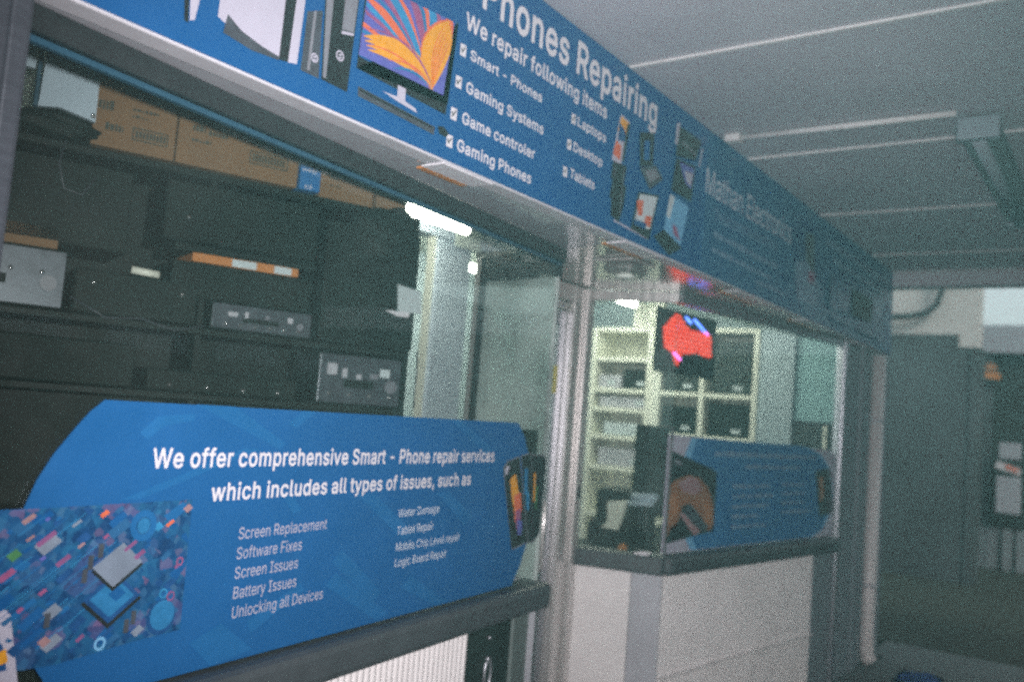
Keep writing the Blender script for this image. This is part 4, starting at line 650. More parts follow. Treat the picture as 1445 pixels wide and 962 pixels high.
p.ring(.385, 1.305, .018, .033, 'bluelite'); p.disc(.385, 1.305, .016, 'sea')
p.disc(.455, 1.105, .038, 'navy'); p.disc(.458, 1.109, .032, 'sea'); p.ring(.455, 1.155, .007, .011, 'cyan', 12); p.ring(.475, 1.147, .007, .011, 'pink', 12); p.ring(.49, 1.22, .006, .010, 'rose', 12); p.ring(.31, 1.075, .008, .014, 'bluepale', 12)
p.build('circuit_board_picture', po)
text('chip_lettering', po, WL, 'A', .374, .396, 1.296, .018, YP-.0125, 'lilac')
YT = YP-.0065
text('heading_lettering', po, WL, 'We offer comprehensive Smart - Phone repair services', .394, 1.853, 1.424, .044, YT, 'ink', .016, z1=1.427)
text('heading_lettering', po, WL, 'which includes all types of issues, such as', .566, 1.705, 1.346, .042, YT, 'ink', .016, z1=1.350)
for t, a, b, z in [('Screen Replacement', .664, .980, 1.252), ('Software Fixes', .664, .889, 1.205), ('Screen Issues', .664, .880, 1.159), ('Battery Issues', .666, .881, 1.112), ('Unlocking all Devices', .668, .990, 1.066)]:
    text('lettering', po, WL, t, a, b, z, .028, YT, 'lilac', .002, z1=z+.002)
for t, a, b, z in [('Water Damage', 1.302, 1.524, 1.264), ('Tablet Repair', 1.304, 1.500, 1.211), ('Mobile Chip Level repair', 1.305, 1.662, 1.163), ('Logic Board Repair', 1.307, 1.590, 1.116)]:
    text('lettering', po, WL, t, a, b, z, .025, YT, 'inkthin', -.002, z1=z+.003)
p = Print(WL, YP-.006)                                   # fan of three printed phones
for pts in [[(2.138, 1.452), (2.245, 1.450), (2.272, 1.43), (2.255, 1.14), (2.20, 1.105)], [(2.052, 1.448), (2.137, 1.458), (2.203, 1.112), (2.160, 1.114)], [(1.922, 1.402), (1.95, 1.428), (2.041, 1.446), (2.165, 1.116), (2.041, 1.098), (2.03, 1.11)]]:
    p.poly(pts, 'mgrey'); c = [sum(q[0] for q in pts)/len(pts), sum(q[1] for q in pts)/len(pts)]
    p.poly([(c[0]+(x-c[0])*.95, c[1]+(z-c[1])*.975) for x, z in pts], 'black')
p.poly([(1.936, 1.398), (1.952, 1.412), (1.972, 1.408), (1.955, 1.378), (1.942, 1.375)], 'lilac')
for pts, m in [([(1.98, 1.36), (2.02, 1.38), (2.06, 1.30), (2.03, 1.24), (2.0, 1.30)], 'amber'), ([(2.02, 1.30), (2.07, 1.31), (2.09, 1.24), (2.04, 1.20)], 'flame'), ([(2.04, 1.24), (2.08, 1.25), (2.09, 1.19), (2.06, 1.17)], 'rose'), ([(2.06, 1.21), (2.10, 1.20), (2.10, 1.15), (2.07, 1.15)], 'purple'),
               ([(2.085, 1.40), (2.11, 1.40), (2.125, 1.30), (2.10, 1.30)], 'sea'), ([(2.11, 1.31), (2.135, 1.31), (2.15, 1.24), (2.125, 1.24)], 'cyan'), ([(2.165, 1.38), (2.18, 1.38), (2.19, 1.27), (2.175, 1.27)], 'amber'), ([(2.19, 1.33), (2.205, 1.33), (2.21, 1.24), (2.195, 1.24)], 'green')]:
    p.poly(pts, m)
p.build('phone_picture', po)
p = Print(WL, YP-.006)
p.poly([(.015, 1.17), (.108, 1.172), (.120, 1.160), (.150, 1.03), (.165, .975), (.02, .975)], 'lilac'); p.poly([(.02, 1.14), (.095, 1.15), (.118, 1.07), (.06, 1.05)], 'sea'); p.poly([(.07, 1.12), (.11, 1.11), (.125, 1.06), (.09, 1.06)], 'navy'); p.poly([(.09, 1.09), (.118, 1.10), (.125, 1.075), (.10, 1.07)], 'amber'); p.poly([(.06, 1.03), (.12, 1.04), (.14, .99), (.07, .98)], 'skinpink')
p.build('phone_picture', po)

# ------------------------------------------------------------------ poster on the right window
YQ = .008
pr = thing('window_poster', 'smaller blue poster with white margins and a hand holding a phone, right window', 'poster', WR.p(1, YQ, .96))
obj('sheet', prism(bmesh.new(), WR, [(-.012, .972), (2.022, .972), (2.022, 1.50), (1.9, 1.53), (-.012, 1.562)], YQ, YQ+.003), M['lilac'], pr)
p = Print(WR, YQ-.0004)
p.poly([(.205, 1.553), (1.55, 1.545), (1.78, 1.50), (1.90, 1.43), (1.97, 1.34), (2.0, 1.23), (1.97, 1.12), (1.86, 1.02), (1.70, .976), (.25, .976), (.20, 1.04), (.14, 1.06), (.14, 1.45)], 'bluepale')
p.poly([(.262, 1.553), (1.5, 1.545), (1.74, 1.50), (1.86, 1.43), (1.93, 1.34), (1.96, 1.23), (1.93, 1.12), (1.82, 1.02), (1.66, .977), (.315, .977), (.25, 1.06), (.21, 1.46)], 'bluehaze')
p.build('background_pattern', pr)
p = Print(WR, YQ-.0016)
p.poly([(.012, 1.482), (.16, 1.452), (.437, 1.392), (.478, 1.37), (.478, 1.066), (.32, 1.053), (.034, 1.022), (.012, 1.03)], 'black')
p.poly([(.014, 1.30), (.08, 1.34), (.19, 1.362), (.30, 1.348), (.39, 1.30), (.456, 1.215), (.474, 1.10), (.43, 1.068), (.33, 1.09), (.24, 1.16), (.20, 1.22), (.15, 1.20), (.12, 1.13), (.05, 1.06), (.014, 1.06)], 'hand')
p.poly([(.10, 1.32), (.20, 1.355), (.30, 1.335), (.33, 1.28), (.26, 1.26), (.20, 1.27), (.14, 1.28)], 'skinpink'); p.poly([(.12, 1.17), (.16, 1.17), (.34, 1.07), (.28, 1.05)], 'skinpink')
p.poly([(.16, 1.17), (.22, 1.22), (.42, 1.09), (.36, 1.066)], 'dgrey'); p.poly([(.02, 1.25), (.09, 1.28), (.12, 1.18), (.05, 1.12), (.02, 1.12)], 'skin'); p.poly([(.34, 1.24), (.44, 1.20), (.46, 1.10), (.38, 1.11)], 'skin'); p.poly([(.05, 1.10), (.11, 1.12), (.10, 1.06), (.03, 1.05)], 'black'); p.poly([(.05, 1.44), (.11, 1.43), (.13, 1.41), (.06, 1.415)], 'mgrey')
p.build('hand_picture', pr)
p = Print(WR, YQ-.0016); smudge(p, .44, 1.70, 1.462, .030, 'inkfade', 9); smudge(p, .78, 1.45, 1.395, .030, 'inkfade', 9)
for k in range(5): smudge(p, .64, .64+rng.uniform(.25, .5), 1.29-.055*k, .024, 'inkfade', 5)
for k in range(4): smudge(p, 1.22, 1.22+rng.uniform(.3, .45), 1.30-.055*k, .024, 'inkfade', 5)
p.build('small_print', pr)
p = Print(WR, YQ-.0016); p.poly([(1.70, 1.39), (1.86, 1.41), (1.94, 1.12), (1.80, 1.10)], 'black'); p.poly([(1.86, 1.41), (1.94, 1.40), (2.01, 1.13), (1.93, 1.11)], 'dgrey'); p.poly([(1.76, 1.35), (1.82, 1.36), (1.85, 1.22), (1.80, 1.20)], 'skin'); p.build('phone_picture', pr)

# ------------------------------------------------------------------ lit sign inside the right window
LS = Frame(4.077-math.sin(-.13386)*.12, 1.901+math.cos(-.13386)*.12, -.13386)
ls = thing('light_sign', 'black hanging panel with glowing red dots and blue dashes inside the right window', 'light sign', LS.p(.3, 0, 1.9))
obj('panel', B(LS, .02, .60, .012, .035, 1.88, 2.215, bev=.006), M['gearblack'], ls)
sil = [(.058, 2.109), (.115, 2.155), (.172, 2.199), (.215, 2.192), (.262, 2.150), (.318, 2.129), (.465, 2.135), (.543, 2.117), (.552, 2.007), (.54, 1.995), (.47, 1.998), (.39, 2.012), (.325, 1.995), (.250, 1.985), (.235, 1.95), (.214, 1.920), (.185, 1.935), (.16, 1.985), (.081, 2.007)]
def inside(x, z):
    c = False
    for i in range(len(sil)):
        (x0, z0), (x1, z1) = sil[i], sil[i-1]
        if (z0 > z) != (z1 > z) and x < (x1-x0)*(z-z0)/(z1-z0)+x0: c = not c
    return c
obj('red_face', prism(bmesh.new(), LS, sil, .008, .0115), M['ledface'], ls)
bm = bmesh.new(); k = 0; z = 1.91
while z < 2.205:
    x = .04 + (.015 if k % 2 else 0)
    while x < .57:
        if inside(x, z):
            vs = [bm.verts.new(LS.p(x+.0075*math.cos(q), .006, z+.0065*math.sin(q))) for q in [2*math.pi*i/8 for i in range(8)]]
            vt = bm.verts.new(LS.p(x, .001, z))
            for i in range(8): bm.faces.new((vs[i], vs[(i+1) % 8], vt))
        x += .030
    z += .025; k += 1
bmesh.ops.recalc_face_normals(bm, faces=bm.faces); obj('red_lamps', bm, M['ledred'], ls)
bm = bmesh.new()
for a, b in [((.262, 2.188), (.315, 2.163)), ((.345, 2.187), (.405, 2.160)), ((.41, 2.157), (.462, 2.134))]: tube(bm, [LS.p(a[0], .003, a[1]), LS.p(b[0], .003, b[1])], .006, 8)
obj('blue_lamps', bm, M['ledblue'], ls)
bm = bmesh.new()
for a, b in [((.16, 1.987), (.226, 1.957)), ((.470, 2.13), (.49, 2.12))]: tube(bm, [LS.p(a[0], .0, a[1]), LS.p(b[0], .0, b[1])], .006, 8)
obj('pink_lamps', bm, M['ledpink'], ls)
for x in (.10, .52): obj('hanging_wire', tube(bmesh.new(), [LS.p(x, .024, 2.216), LS.p(x, .024, 2.80)], .0025, 6), M['darkmetal'], ls)

# ------------------------------------------------------------------ inside the left window: black shelving full of equipment
a20 = R(-20); SH = Frame(1.0, 2.70, a20)
sh = thing('shelving_unit', 'tall black shelving unit filled with equipment behind the left window', 'shelves', SH.p(.5, .2, .012))
bm = bmesh.new()
for z in (.40, .80, 1.20, 1.585, 1.795, 2.296): box(bm, SH, -.55, 1.480, .0, .30, z-.022, z, bev=.003)
obj('shelf', bm, M['shelfblack'], sh)
bm = bmesh.new()
for x in (-.57, .735, 1.482): box(bm, SH, x, x+.018, .004, .30, .012, 2.297)
obj('side_panel', bm, M['shelfblack'], sh); obj('back_panel', B(SH, -.57, 1.500, .304, .32, .012, 2.297), M['shelfblack'], sh)
GR = 'equipment stacked on the black shelving'
def gear(name, label, x0, x1, z0, z1, y0=-.02, dep=.30, face='gearblack', nb=0, row=.5, lab=0, extra=None):
    t = thing(name, label, 'electronics', SH.p((x0+x1)/2, y0+dep/2, z0), GR)
    obj('case', B(SH, x0, x1, y0+.008, y0+dep, z0+.001, z1, bev=.004), M['gearblack'], t)
    front = obj('front', B(SH, x0+.003, x1-.003, y0, y0+.0075, z0+.005, z1-.004, bev=.002), M[face], t)
    if nb:
        for k in range(nb):
            x = x0+(x1-x0)*(.14+.72*k/max(1, nb-1)); z = z0+(z1-z0)*row
            b = bmesh.new(); bmesh.ops.create_uvsphere(b, u_segments=14, v_segments=9, radius=.0068, matrix=Matrix.Translation(SH.p(x, y0-.001, z))); obj('button', b, M['button'], front, smooth=True)
    if face == 'gearsilver':
        obj('display', B(SH, x0+(x1-x0)*.30, x0+(x1-x0)*.66, y0-.0015, y0-.0003, z0+(z1-z0)*.34, z0+(z1-z0)*.50), M['gearblack'], front)
        kb = bmesh.new(); tube(kb, [SH.p(x1-.045, y0+.001, z0+(z1-z0)*.42), SH.p(x1-.045, y0-.012, z0+(z1-z0)*.42)], (z1-z0)*.13, 18); obj('knob', kb, M['mgrey'], front)
    for k in range(lab):
        x = x0+(x1-x0)*(.12+.62*k/max(1, lab-1 or 1))+rng.uniform(-.012, .012); q = rng.uniform(.50, .62); obj('label_plate', B(SH, x, x+rng.uniform(.012, .042), y0-.002, y0-.0005, z0+(z1-z0)*q, z0+(z1-z0)*(q+rng.uniform(.10, .24))), M[rng.choice(['paper', 'mgrey', 'cladgrey'])], front)
    return t
gear('stereo_unit', 'silver faced stereo unit at the left end of the shelf beside the frame', -.10, .345, 1.797, 1.970, face='gearsilver', nb=5, row=.60)
gear('stereo_unit', 'silver faced stereo unit with pale labels on the middle shelf', .772, 1.110, 1.797, 1.885, face='gearsilver', nb=6, row=.22, lab=4)
gear('stereo_unit', 'silver faced stereo unit low at the right end above the poster', 1.150, 1.467, 1.587, 1.762, face='gearsilver', nb=4, row=.20, lab=5)
gear('amplifier', 'black amplifier with four bright knobs just above the poster', .60, 1.08, 1.587, 1.655, nb=4, row=.30)
gear('speaker_box', 'black speaker box standing above the silver stereo beside the cartons', 1.14, 1.50, 1.797, 2.22)
gear('tape_deck', 'black tape deck in the gap left of the labelled silver stereo', .37, .725, 1.797, 1.93, nb=2, row=.7)
gear('tape_deck', 'black tape deck at the lower left just over the poster corner', -.10, .56, 1.587, 1.72, nb=1, row=.6)
gear('speaker_box', 'black speaker box under the brown cartons at upper left', -.10, .50, 1.99, 2.24)
gear('speaker_box', 'wide black speaker box above the flat orange carton', .60, 1.10, 2.06, 2.25, nb=1, row=.4)
def bag(label, x, y, z, rx, ry, rz, seed):
    b = bmesh.new(); bmesh.ops.create_icosphere(b, subdivisions=4, radius=1); r = random.Random(seed); ph = [r.uniform(0, 6) for _ in range(6)]
    for v in b.verts:
        c = v.co.copy(); k = 1+.10*math.sin(3.1*c.x+ph[0])*math.sin(2.7*c.z+ph[1])+.07*math.sin(6*c.y+ph[2]+4*c.x)+.04*math.sin(11*c.z+ph[3]+5*c.x)
        zz = c.z*k
        if zz < -.72: zz = -.72
        v.co = SH.p(x+c.x*k*rx, y+c.y*k*ry, z+.72*rz+zz*rz)
    return obj('bag', b, M['gearblack'], None, label, 'bag', 'black bags on the shelving', smooth=True)
bag('slumped black bag on top of the shelving under the pale blue panel', .27, .0, 2.297, .135, .07, .045, 1)
bag('black bag hanging over the right end of the shelving below the lamp', 1.36, .02, 2.10, .13, .09, .13, 2)
for lb, pts in [('thin grey cable drooping along the shelf edge beside the silver stereo at left', [(.36, 1.84), (.46, 1.79), (.56, 1.80), (.66, 1.775), (.75, 1.80)]),
                ('thin cable hanging down beside the bag at the right end of the shelving', [(1.515, 1.80), (1.52, 1.72), (1.518, 1.63), (1.522, 1.59)]),
                ('thin black cable loop hanging in front of the black speaker box under the cartons', [(.30, 2.29), (.29, 2.22), (.31, 2.15), (.36, 2.14), (.39, 2.20)])]:
    obj('cable', tube(bmesh.new(), [SH.p(x, -.035, z) for x, z in pts], .0025, 8), M['dgrey'], None, lb, 'cable')
# papers, cartons
def carton(label, F, x0, x1, y0, y1, z0, z1, m='card', cat='box', group='cardboard boxes on the shelving'):
    t = thing('carton', label, cat, F.p((x0+x1)/2, (y0+y1)/2, z0), group)
    obj('box_body', B(F, x0, x1, y0, y1, z0+.001, z1, bev=.003), M[m], t); return t
def mark(t, F, y, items):
    p = Print(F, y-.0008)
    for it in items:
        x0, z0, x1, z1 = it[:4]
        if len(it) > 4:                                  # outlined stamp
            e = .004; p.rect(x0, z0, x1, z0+e, 'cardink'); p.rect(x0, z1-e, x1, z1, 'cardink'); p.rect(x0, z0+e, x0+e, z1-e, 'cardink'); p.rect(x1-e, z0+e, x1, z1-e, 'cardink')
            x = x0+.010
            while x < x1-.014: p.rect(x, z0+.009, x+.007, z1-.009, 'cardink'); x += .010
        else:
            x = x0
            while x < x1: ww = rng.uniform(.006, .011); p.rect(x, z0, min(x1, x+ww), z1-rng.uniform(0, .006), 'cardink'); x += ww+.003
    p.build('printed_marks', t)
c1 = carton('brown printed carton on top of the shelving beside the pale blue panel', SH, .365, .603, -.03, .25, 2.298, 2.535)
mark(c1, SH, -.03, [(.375, 2.41, .42, 2.44), (.40, 2.35, .45, 2.375), (.47, 2.425, .545, 2.435), (.47, 2.405, .52, 2.413), (.475, 2.335, .580, 2.375, 1)])
c2 = carton('longer brown printed carton on the shelving beside the blue carton', SH, .608, 1.005, -.03, .25, 2.298, 2.525)
mark(c2, SH, -.03, [(.65, 2.445, .72, 2.478), (.65, 2.41, .69, 2.432), (.70, 2.405, .76, 2.425), (.65, 2.375, .71, 2.386), (.835, 2.345, .965, 2.390, 1)])
cb = carton('small blue carton with white lettering standing between brown cartons', SH, 1.012, 1.085, -.035, .2, 2.298, 2.385, 'brand', group=None)
text('lettering', cb, SH, 'brother', 1.018, 1.068, 2.362, .011, -.0362, 'ink', .02); text('lettering', cb, SH, '10', 1.03, 1.055, 2.304, .013, -.0362, 'ink', .02)
carton('pale carton lying on top of the small blue carton', SH, 1.012, 1.09, -.03, .2, 2.386, 2.43, 'paper', group=None)
c3 = carton('dull brown carton on the shelving right of the blue carton', SH, 1.105, 1.31, .02, .18, 2.298, 2.46)
mark(c3, SH, .02, [(1.14, 2.37, 1.17, 2.40), (1.14, 2.345, 1.18, 2.352)])
carton('brown carton at the right end of the shelving near the lamp', SH, 1.315, 1.43, .0, .12, 2.298, 2.44)
carton('small brown carton on the silver stereo beside the window frame', SH, .02, .315, -.02, .2, 1.971, 2.035)
co = carton('flat orange carton with pale labels on the middle shelf', SH, .695, 1.045, -.02, .24, 2.000, 2.030, 'orange', group=None)
pl = Print(SH, -.021); pl.rect(.82, 2.003, .90, 2.027, 'paper'); pl.rect(.96, 2.003, 1.02, 2.027, 'paper'); pl.build('label_plate', co)
obj('carton', B(SH, .64, 1.10, -.01, .30, 1.887, 1.999, bev=.004), M['gearblack'], None, 'black carton on the labelled silver stereo under the flat orange carton', 'box')
obj('carton', B(SH, .64, 1.11, -.01, .30, 2.0315, 2.058, bev=.004), M['gearblack'], None, 'thin black carton lying over the flat orange carton', 'box')
# pale blue panel and its cyan edge hanging at the upper left
t = thing('hanging_panel', 'pale blue panel with a bright cyan edge hanging at the upper left of the window', 'panel', SH.p(.28, -.06, 2.36))
obj('panel', prism(bmesh.new(), SH, [(.215, 2.362), (.27, 2.372), (.366, 2.352), (.364, 2.546), (.223, 2.546)], -.075, -.055), M['sheet'], t)
obj('edge', B(SH, .203, .214, -.078, -.052, 2.36, 2.546, bev=.002), M['edgeblue'], t)
obj('side_panel', B(SH, .14, .199, -.07, -.05, 2.468, 2.546, bev=.002), M['sheet'], t)
b = bmesh.new(); tube(b, [SH.p(.357, -.079, 2.360), SH.p(.357, -.079, 2.374)], .006, 10); obj('clip', b, M['button'], t)
obj('bottle', tube(bmesh.new(), [SH.p(.11, -.06, 2.298), SH.p(.11, -.06, 2.36), SH.p(.11, -.06, 2.39), SH.p(.11, -.06, 2.42)], [.03, .03, .012, .011], 14), M['sheet'], None, 'pale blue bottle standing on the shelving beside the window frame', 'bottle', smooth=False)
obj('paper_roll', tube(bmesh.new(), [SH.p(.52, -.02, 1.945), SH.p(.60, -.025, 1.940)], .012, 12), M['ivory'], None, 'short ivory paper roll lying on the tape deck in the dark shelf', 'roll')
t = thing('price_card', 'ivory card with a pale note leaning at the right end of the shelving', 'card', SH.p(1.5, -.05, 1.92))
obj('card', prism(bmesh.new(), SH, [(1.405, 2.03), (1.50, 2.015), (1.51, 1.935), (1.415, 1.935)], -.050, -.044), M['paper'], t)
obj('note', prism(bmesh.new(), SH, [(1.36, 1.93), (1.46, 1.935), (1.455, 1.915), (1.41, 1.915)], -.056, -.052), M['ink'], t)
# low dark counter inside the left window
obj('counter', B(WL, .02, 2.24, .12, .42, .012, 1.10, bev=.01), M['shelfblack'], None, 'low black counter standing right behind the left window poster', 'counter')
obj('dark_board', B(WL, 2.03, 2.262, .05, .07, 1.102, 1.545, bev=.003), M['fardark'], None, 'dark grey board leaning behind the printed phones at the window end', 'board')

# fluorescent lamps on the interior ceiling
def lamp(label, x0, x1, y, zt, ceil=2.80):
    t = thing('fluorescent_lamp', label, 'lamp', ((x0+x1)/2, y, zt-.02), 'fluorescent lamps on the shop ceiling')
    obj('housing', B(WORLD, x0-.03, x1+.03, y-.03, y+.03, zt+.023, zt+.052, bev=.004), M['inceil'], t)
    obj('tube', tube(bmesh.new(), [(x0, y, zt), (x1, y, zt)], .022, 14), M['tube'], t)
    for x in (x0-.02, x1): obj('holder', B(WORLD, x, x+.02, y-.018, y+.018, zt-.021, zt+.0225, bev=.003), M['ink'], t)
    for x in (x0+.1, x1-.1): obj('rod', tube(bmesh.new(), [(x, y, zt+.05), (x, y, ceil)], .006, 8), M['inceil'], t)
lamp('lit fluorescent lamp above the pale blue column, seen through the left window', 2.82, 3.26, 2.66, 2.465)
lamp('lit fluorescent lamp deeper in the shop near the right shelves', 4.75, 5.95, 3.15, 2.507)
lamp('added fluorescent lamp nearest the right window, brightening it from behind its header', 4.6, 5.8, 2.45, 2.60)  # extra lamp, added to brighten the goods behind the right window
lamp('added fluorescent lamp farthest back, brightening the ivory shelving', 4.6, 5.8, 3.85, 2.60)  # extra lamp, added at the back for more light on the shelves

# sticker, yellow tag, note on the doorway glass
t = thing('glass_sticker', 'small clear sticker with a dark ring logo on the hazy return glass', 'sticker', RL.p(.126, -.002, 1.58))
p = Print(RL, .004); p.rect(.09, 1.58, .165, 1.69, 'mgrey'); p.ring(.127, 1.655, .016, .026, 'dgrey'); p.disc(.127, 1.655, .015, 'paper'); smudge(p, .10, .155, 1.60, .014, 'paper', 3); p.build('print', t)
obj('door_tag', B(WORLD, 3.700, 3.732, 2.3795, 2.3845, 1.72, 1.86, bev=.002), M['yellow'], None, 'narrow upright yellow sticker on the edge of the glass door', 'sticker')

# ------------------------------------------------------------------ inside the right window
rs = thing('display_shelf', 'tall ivory display shelving against the end wall behind the right window', 'shelves', (6.28, 2.9, .012))
for y in (3.56, 3.0, 2.63, 2.23): obj('upright', B(WORLD, 6.10, 6.45, y-.02, y+.02, .012, 2.34, bev=.003), M['ivory'], rs)
obj('upright', B(WORLD, 6.095, 6.12, 2.965, 3.085, .9, 2.33, bev=.003), M['ivory'], rs)
for y0, y1, zs in [(2.25, 2.61, (.5, 1.0, 1.555, 1.865, 2.345)), (2.65, 2.98, (.5, .9, 1.26, 1.555, 1.865, 2.345)), (3.02, 3.54, (.5, .9, 1.26, 1.50, 1.715, 1.865, 2.11, 2.345))]:
    for z in zs: obj('shelf', B(WORLD, 6.105, 6.44, y0, y1, z-.035, z, bev=.003), M['ivory'], rs)
obj('back_board', B(WORLD, 6.442, 6.46, 2.22, 3.58, .012, 2.38), M['ivory'], rs)
GS = 'goods on the ivory shelving'
for (y0, y1, z0, z1, m, lb) in [(3.06, 3.30, 1.866, 2.02, 'gearblack', 'dark unit on the upper left of the ivory shelving'), (3.32, 3.52, 1.866, 1.97, 'cladgrey', 'grey box at the left end of the ivory shelving, upper bay'),
                                (3.06, 3.50, 1.716, 1.80, 'cladgrey', 'long grey box filling the narrow bay of the ivory shelving'), (2.28, 2.58, 1.866, 2.25, 'fardark', 'tall dark unit in the top right bay of the ivory shelving'),
                                (2.67, 2.95, 1.866, 2.20, 'fardark', 'dark unit behind the glowing red sign'), (2.28, 2.58, 1.556, 1.80, 'gearblack', 'dark unit in the lower right bay of the ivory shelving'),
                                (2.67, 2.95, 1.556, 1.76, 'gearblack', 'dark unit in the middle bay below the glowing red sign'), (3.08, 3.48, 1.262, 1.40, 'cladgrey', 'pale grey box on the ivory shelving above the printer'), (3.10, 3.45, 1.502, 1.60, 'paper', 'grey box under the long narrow bay of the ivory shelving')]:
    t = thing('boxed_unit', lb, 'box', (6.27, (y0+y1)/2, z0), GS)
    obj('case', B(WORLD, 6.135, 6.42, y0, y1, z0+.001, z1, bev=.005), M[m], t); obj('front_label', B(WORLD, 6.131, 6.1345, y0+.05, y0+.12, z0+.03, z0+.06), M['paper'], t)
bm = bmesh.new()
for k in range(9): box(bm, WORLD, 6.11, 6.13, 2.985+.028*k, 3.005+.028*k, 2.348, 2.535, bev=.002)
box(bm, WORLD, 6.132, 6.15, 2.98, 3.24, 2.348, 2.54); obj('slatted_vent', bm, M['ivory'], None, 'ivory slatted vent panel standing on top of the ivory shelving', 'vent')
obj('wall_board', B(WORLD, 6.13, 6.15, 1.66, 1.95, 1.71, 2.30, bev=.003), M['teal'], None, 'pale teal board on the end wall beside the right window frame', 'board')
obj('wall_board', B(WORLD, 6.10, 6.125, 1.955, 2.20, .95, 2.38, bev=.003), M['inwall'], None, 'tall grey blue board on the end wall next to the ivory shelving', 'board')
t = thing('cabinet', 'dark cabinet with an ivory edge under the teal wall board', 'cabinet', (6.2, 1.8, .98))
obj('body', B(WORLD, 6.13, 6.33, 1.66, 1.95, .98, 1.69, bev=.004), M['neighdark'], t); obj('edge', B(WORLD, 6.118, 6.128, 1.72, 1.745, .98, 1.69), M['ivory'], t)
dk = thing('work_desk', 'dark work desk behind the right window beneath the black machines', 'desk', (5.0, 2.6, .012))
obj('top', B(WORLD, 4.25, 5.85, 2.24, 2.78, .84, .88, bev=.006), M['shelfblack'], dk)
for x, y in ((4.28, 2.28), (5.82, 2.28), (4.28, 2.74), (5.82, 2.74)): obj('leg', B(WORLD, x-.02, x+.02, y-.02, y+.02, .012, .839), M['shelfblack'], dk)
mo = thing('monitor', 'black monitor standing on the desk left of the hand poster', 'monitor', (4.62, 2.3, .88))
obj('screen_case', B(WORLD, 4.58, 4.62, 2.16, 2.36, 1.10, 1.60, bev=.01), M['gearblack'], mo); obj('stand', B(WORLD, 4.60, 4.64, 2.23, 2.29, .90, 1.099), M['gearblack'], mo); obj('foot', B(WORLD, 4.54, 4.70, 2.17, 2.35, .881, .899, bev=.004), M['gearblack'], mo)
obj('screen', B(WORLD, 4.576, 4.5795, 2.175, 2.345, 1.14, 1.58), M['fardark'], mo)
pn = thing('printer', 'black printer with a pale paper tray on the desk behind the doorway glass', 'printer', (4.75, 2.5, .88))
bm = bmesh.new(); box(bm, WORLD, 4.62, 4.95, 2.38, 2.66, .882, 1.02, bev=.02); box(bm, WORLD, 4.66, 4.93, 2.40, 2.64, 1.0, 1.21, bev=.03); obj('body', bm, M['gearblack'], pn)
obj('paper_tray', prism(bmesh.new(), Frame(4.61, 2.36, math.pi/2), [(.03, 1.16), (.16, 1.14), (.15, 1.03), (.19, .985), (.08, .985), (.05, 1.08)], 0, .02), M['ivory'], pn)
obj('button', tube(bmesh.new(), [(4.619, 2.53, .96), (4.610, 2.53, .96)], .009, 10), M['button'], pn)
bm = bmesh.new(); tube(bm, [(4.56, 2.19, 1.20), (4.56, 2.34, 1.185)], [.022, .028], 12); tube(bm, [(4.54, 2.20, 1.165), (4.54, 2.35, 1.15)], [.014, .018], 10); obj('cable_bundle', bm, M['sheet'], None, 'pale grey coiled bundle hanging before the black monitor', 'cable')
obj('tape_roll', tube(bmesh.new(), [(4.50, 2.345, .905), (4.475, 2.345, .905)], .024, 16), M['orange'], None, 'small orange tape roll on the desk edge before the printer', 'tape')
bm = bmesh.new(); box(bm, RR, .30, .375, -.030, .0, .958, .968, bev=.004); box(bm, RR, .325, .39, -.036, -.008, .969, .976, bev=.003)
obj('paper_scrap', bm, M['ink'], None, 'crumpled white paper scrap on the dark sill at the doorway corner', 'paper')

# ------------------------------------------------------------------ outside fixtures
cf = thing('ceiling_light', 'unlit grey fluorescent fitting running along the awning ceiling', 'ceiling light', (4.6, .53, ZC))
obj('body', B(WORLD, 3.76, 5.30, .465, .60, ZC-.085, ZC-.0145, bev=.012), M['fitting'], cf)
obj('diffuser', tube(bmesh.new(), [(3.80, .535, ZC-.10), (5.26, .535, ZC-.10)], .026, 14), M['pier'], cf)
for x in (3.735, 5.30): obj('end_cap', B(WORLD, x, x+.05, .455, .61, ZC-.105, ZC-.0142, bev=.01), M['pier'], cf)
cn = thing('conduit', 'white conduit fixed across the awning ceiling toward the light fitting', 'conduit', (3.67, 1, ZC))
obj('pipe', tube(bmesh.new(), [(3.66, 1.46, ZC-.017), (3.675, .60, ZC-.017)], .013, 10), M['batten'], cn)
obj('junction_box', B(WORLD, 3.63, 3.69, 1.462, 1.53, ZC-.034, ZC-.001, bev=.005), M['batten'], cn)
dp = thing('downpipe', 'white round downpipe standing at the far corner of the shopfront', 'pipe', (6.95, 1.6, 0))
obj('pipe', tube(bmesh.new(), [(6.95, 1.60, ZF-.03), (6.95, 1.60, .10), (6.95, 1.592, .05), (6.95, 1.56, .012)], .052, 20), M['pipe'], dp)
for z in (.55, 1.75): obj('bracket', tube(bmesh.new(), [(6.95, 1.60, z), (6.95, 1.60, z+.03)], .057, 20), M['trim'], dp)
cp = thing('corner_post', 'slim pale grey post under the far end of the awning', 'post', (7.21, 1.61, 0))
obj('post', B(WORLD, 7.17, 7.25, 1.585, 1.66, 0, 2.798, bev=.01), M['pier'], cp); obj('base_plate', B(WORLD, 7.13, 7.29, 1.55, 1.69, .0005, .012), M['darkmetal'], cp)
bm = bmesh.new()
g = [[bm.verts.new((6.62+.36*i/12+.02*math.sin(j), 1.08+.26*j/5+.015*math.sin(i*1.3), .008+.012*max(0, math.sin(i*.9+j*1.7)))) for j in range(6)] for i in range(13)]
for i in range(12):
    for j in range(5): bm.faces.new((g[i][j], g[i+1][j], g[i+1][j+1], g[i][j+1])).smooth = True
bmesh.ops.solidify(bm, geom=bm.faces[:], thickness=.004)
obj('plastic_sheet', bm, M['bluemat'], None, 'blue plastic sheet lying on the pavement beside the downpipe', 'sheet')

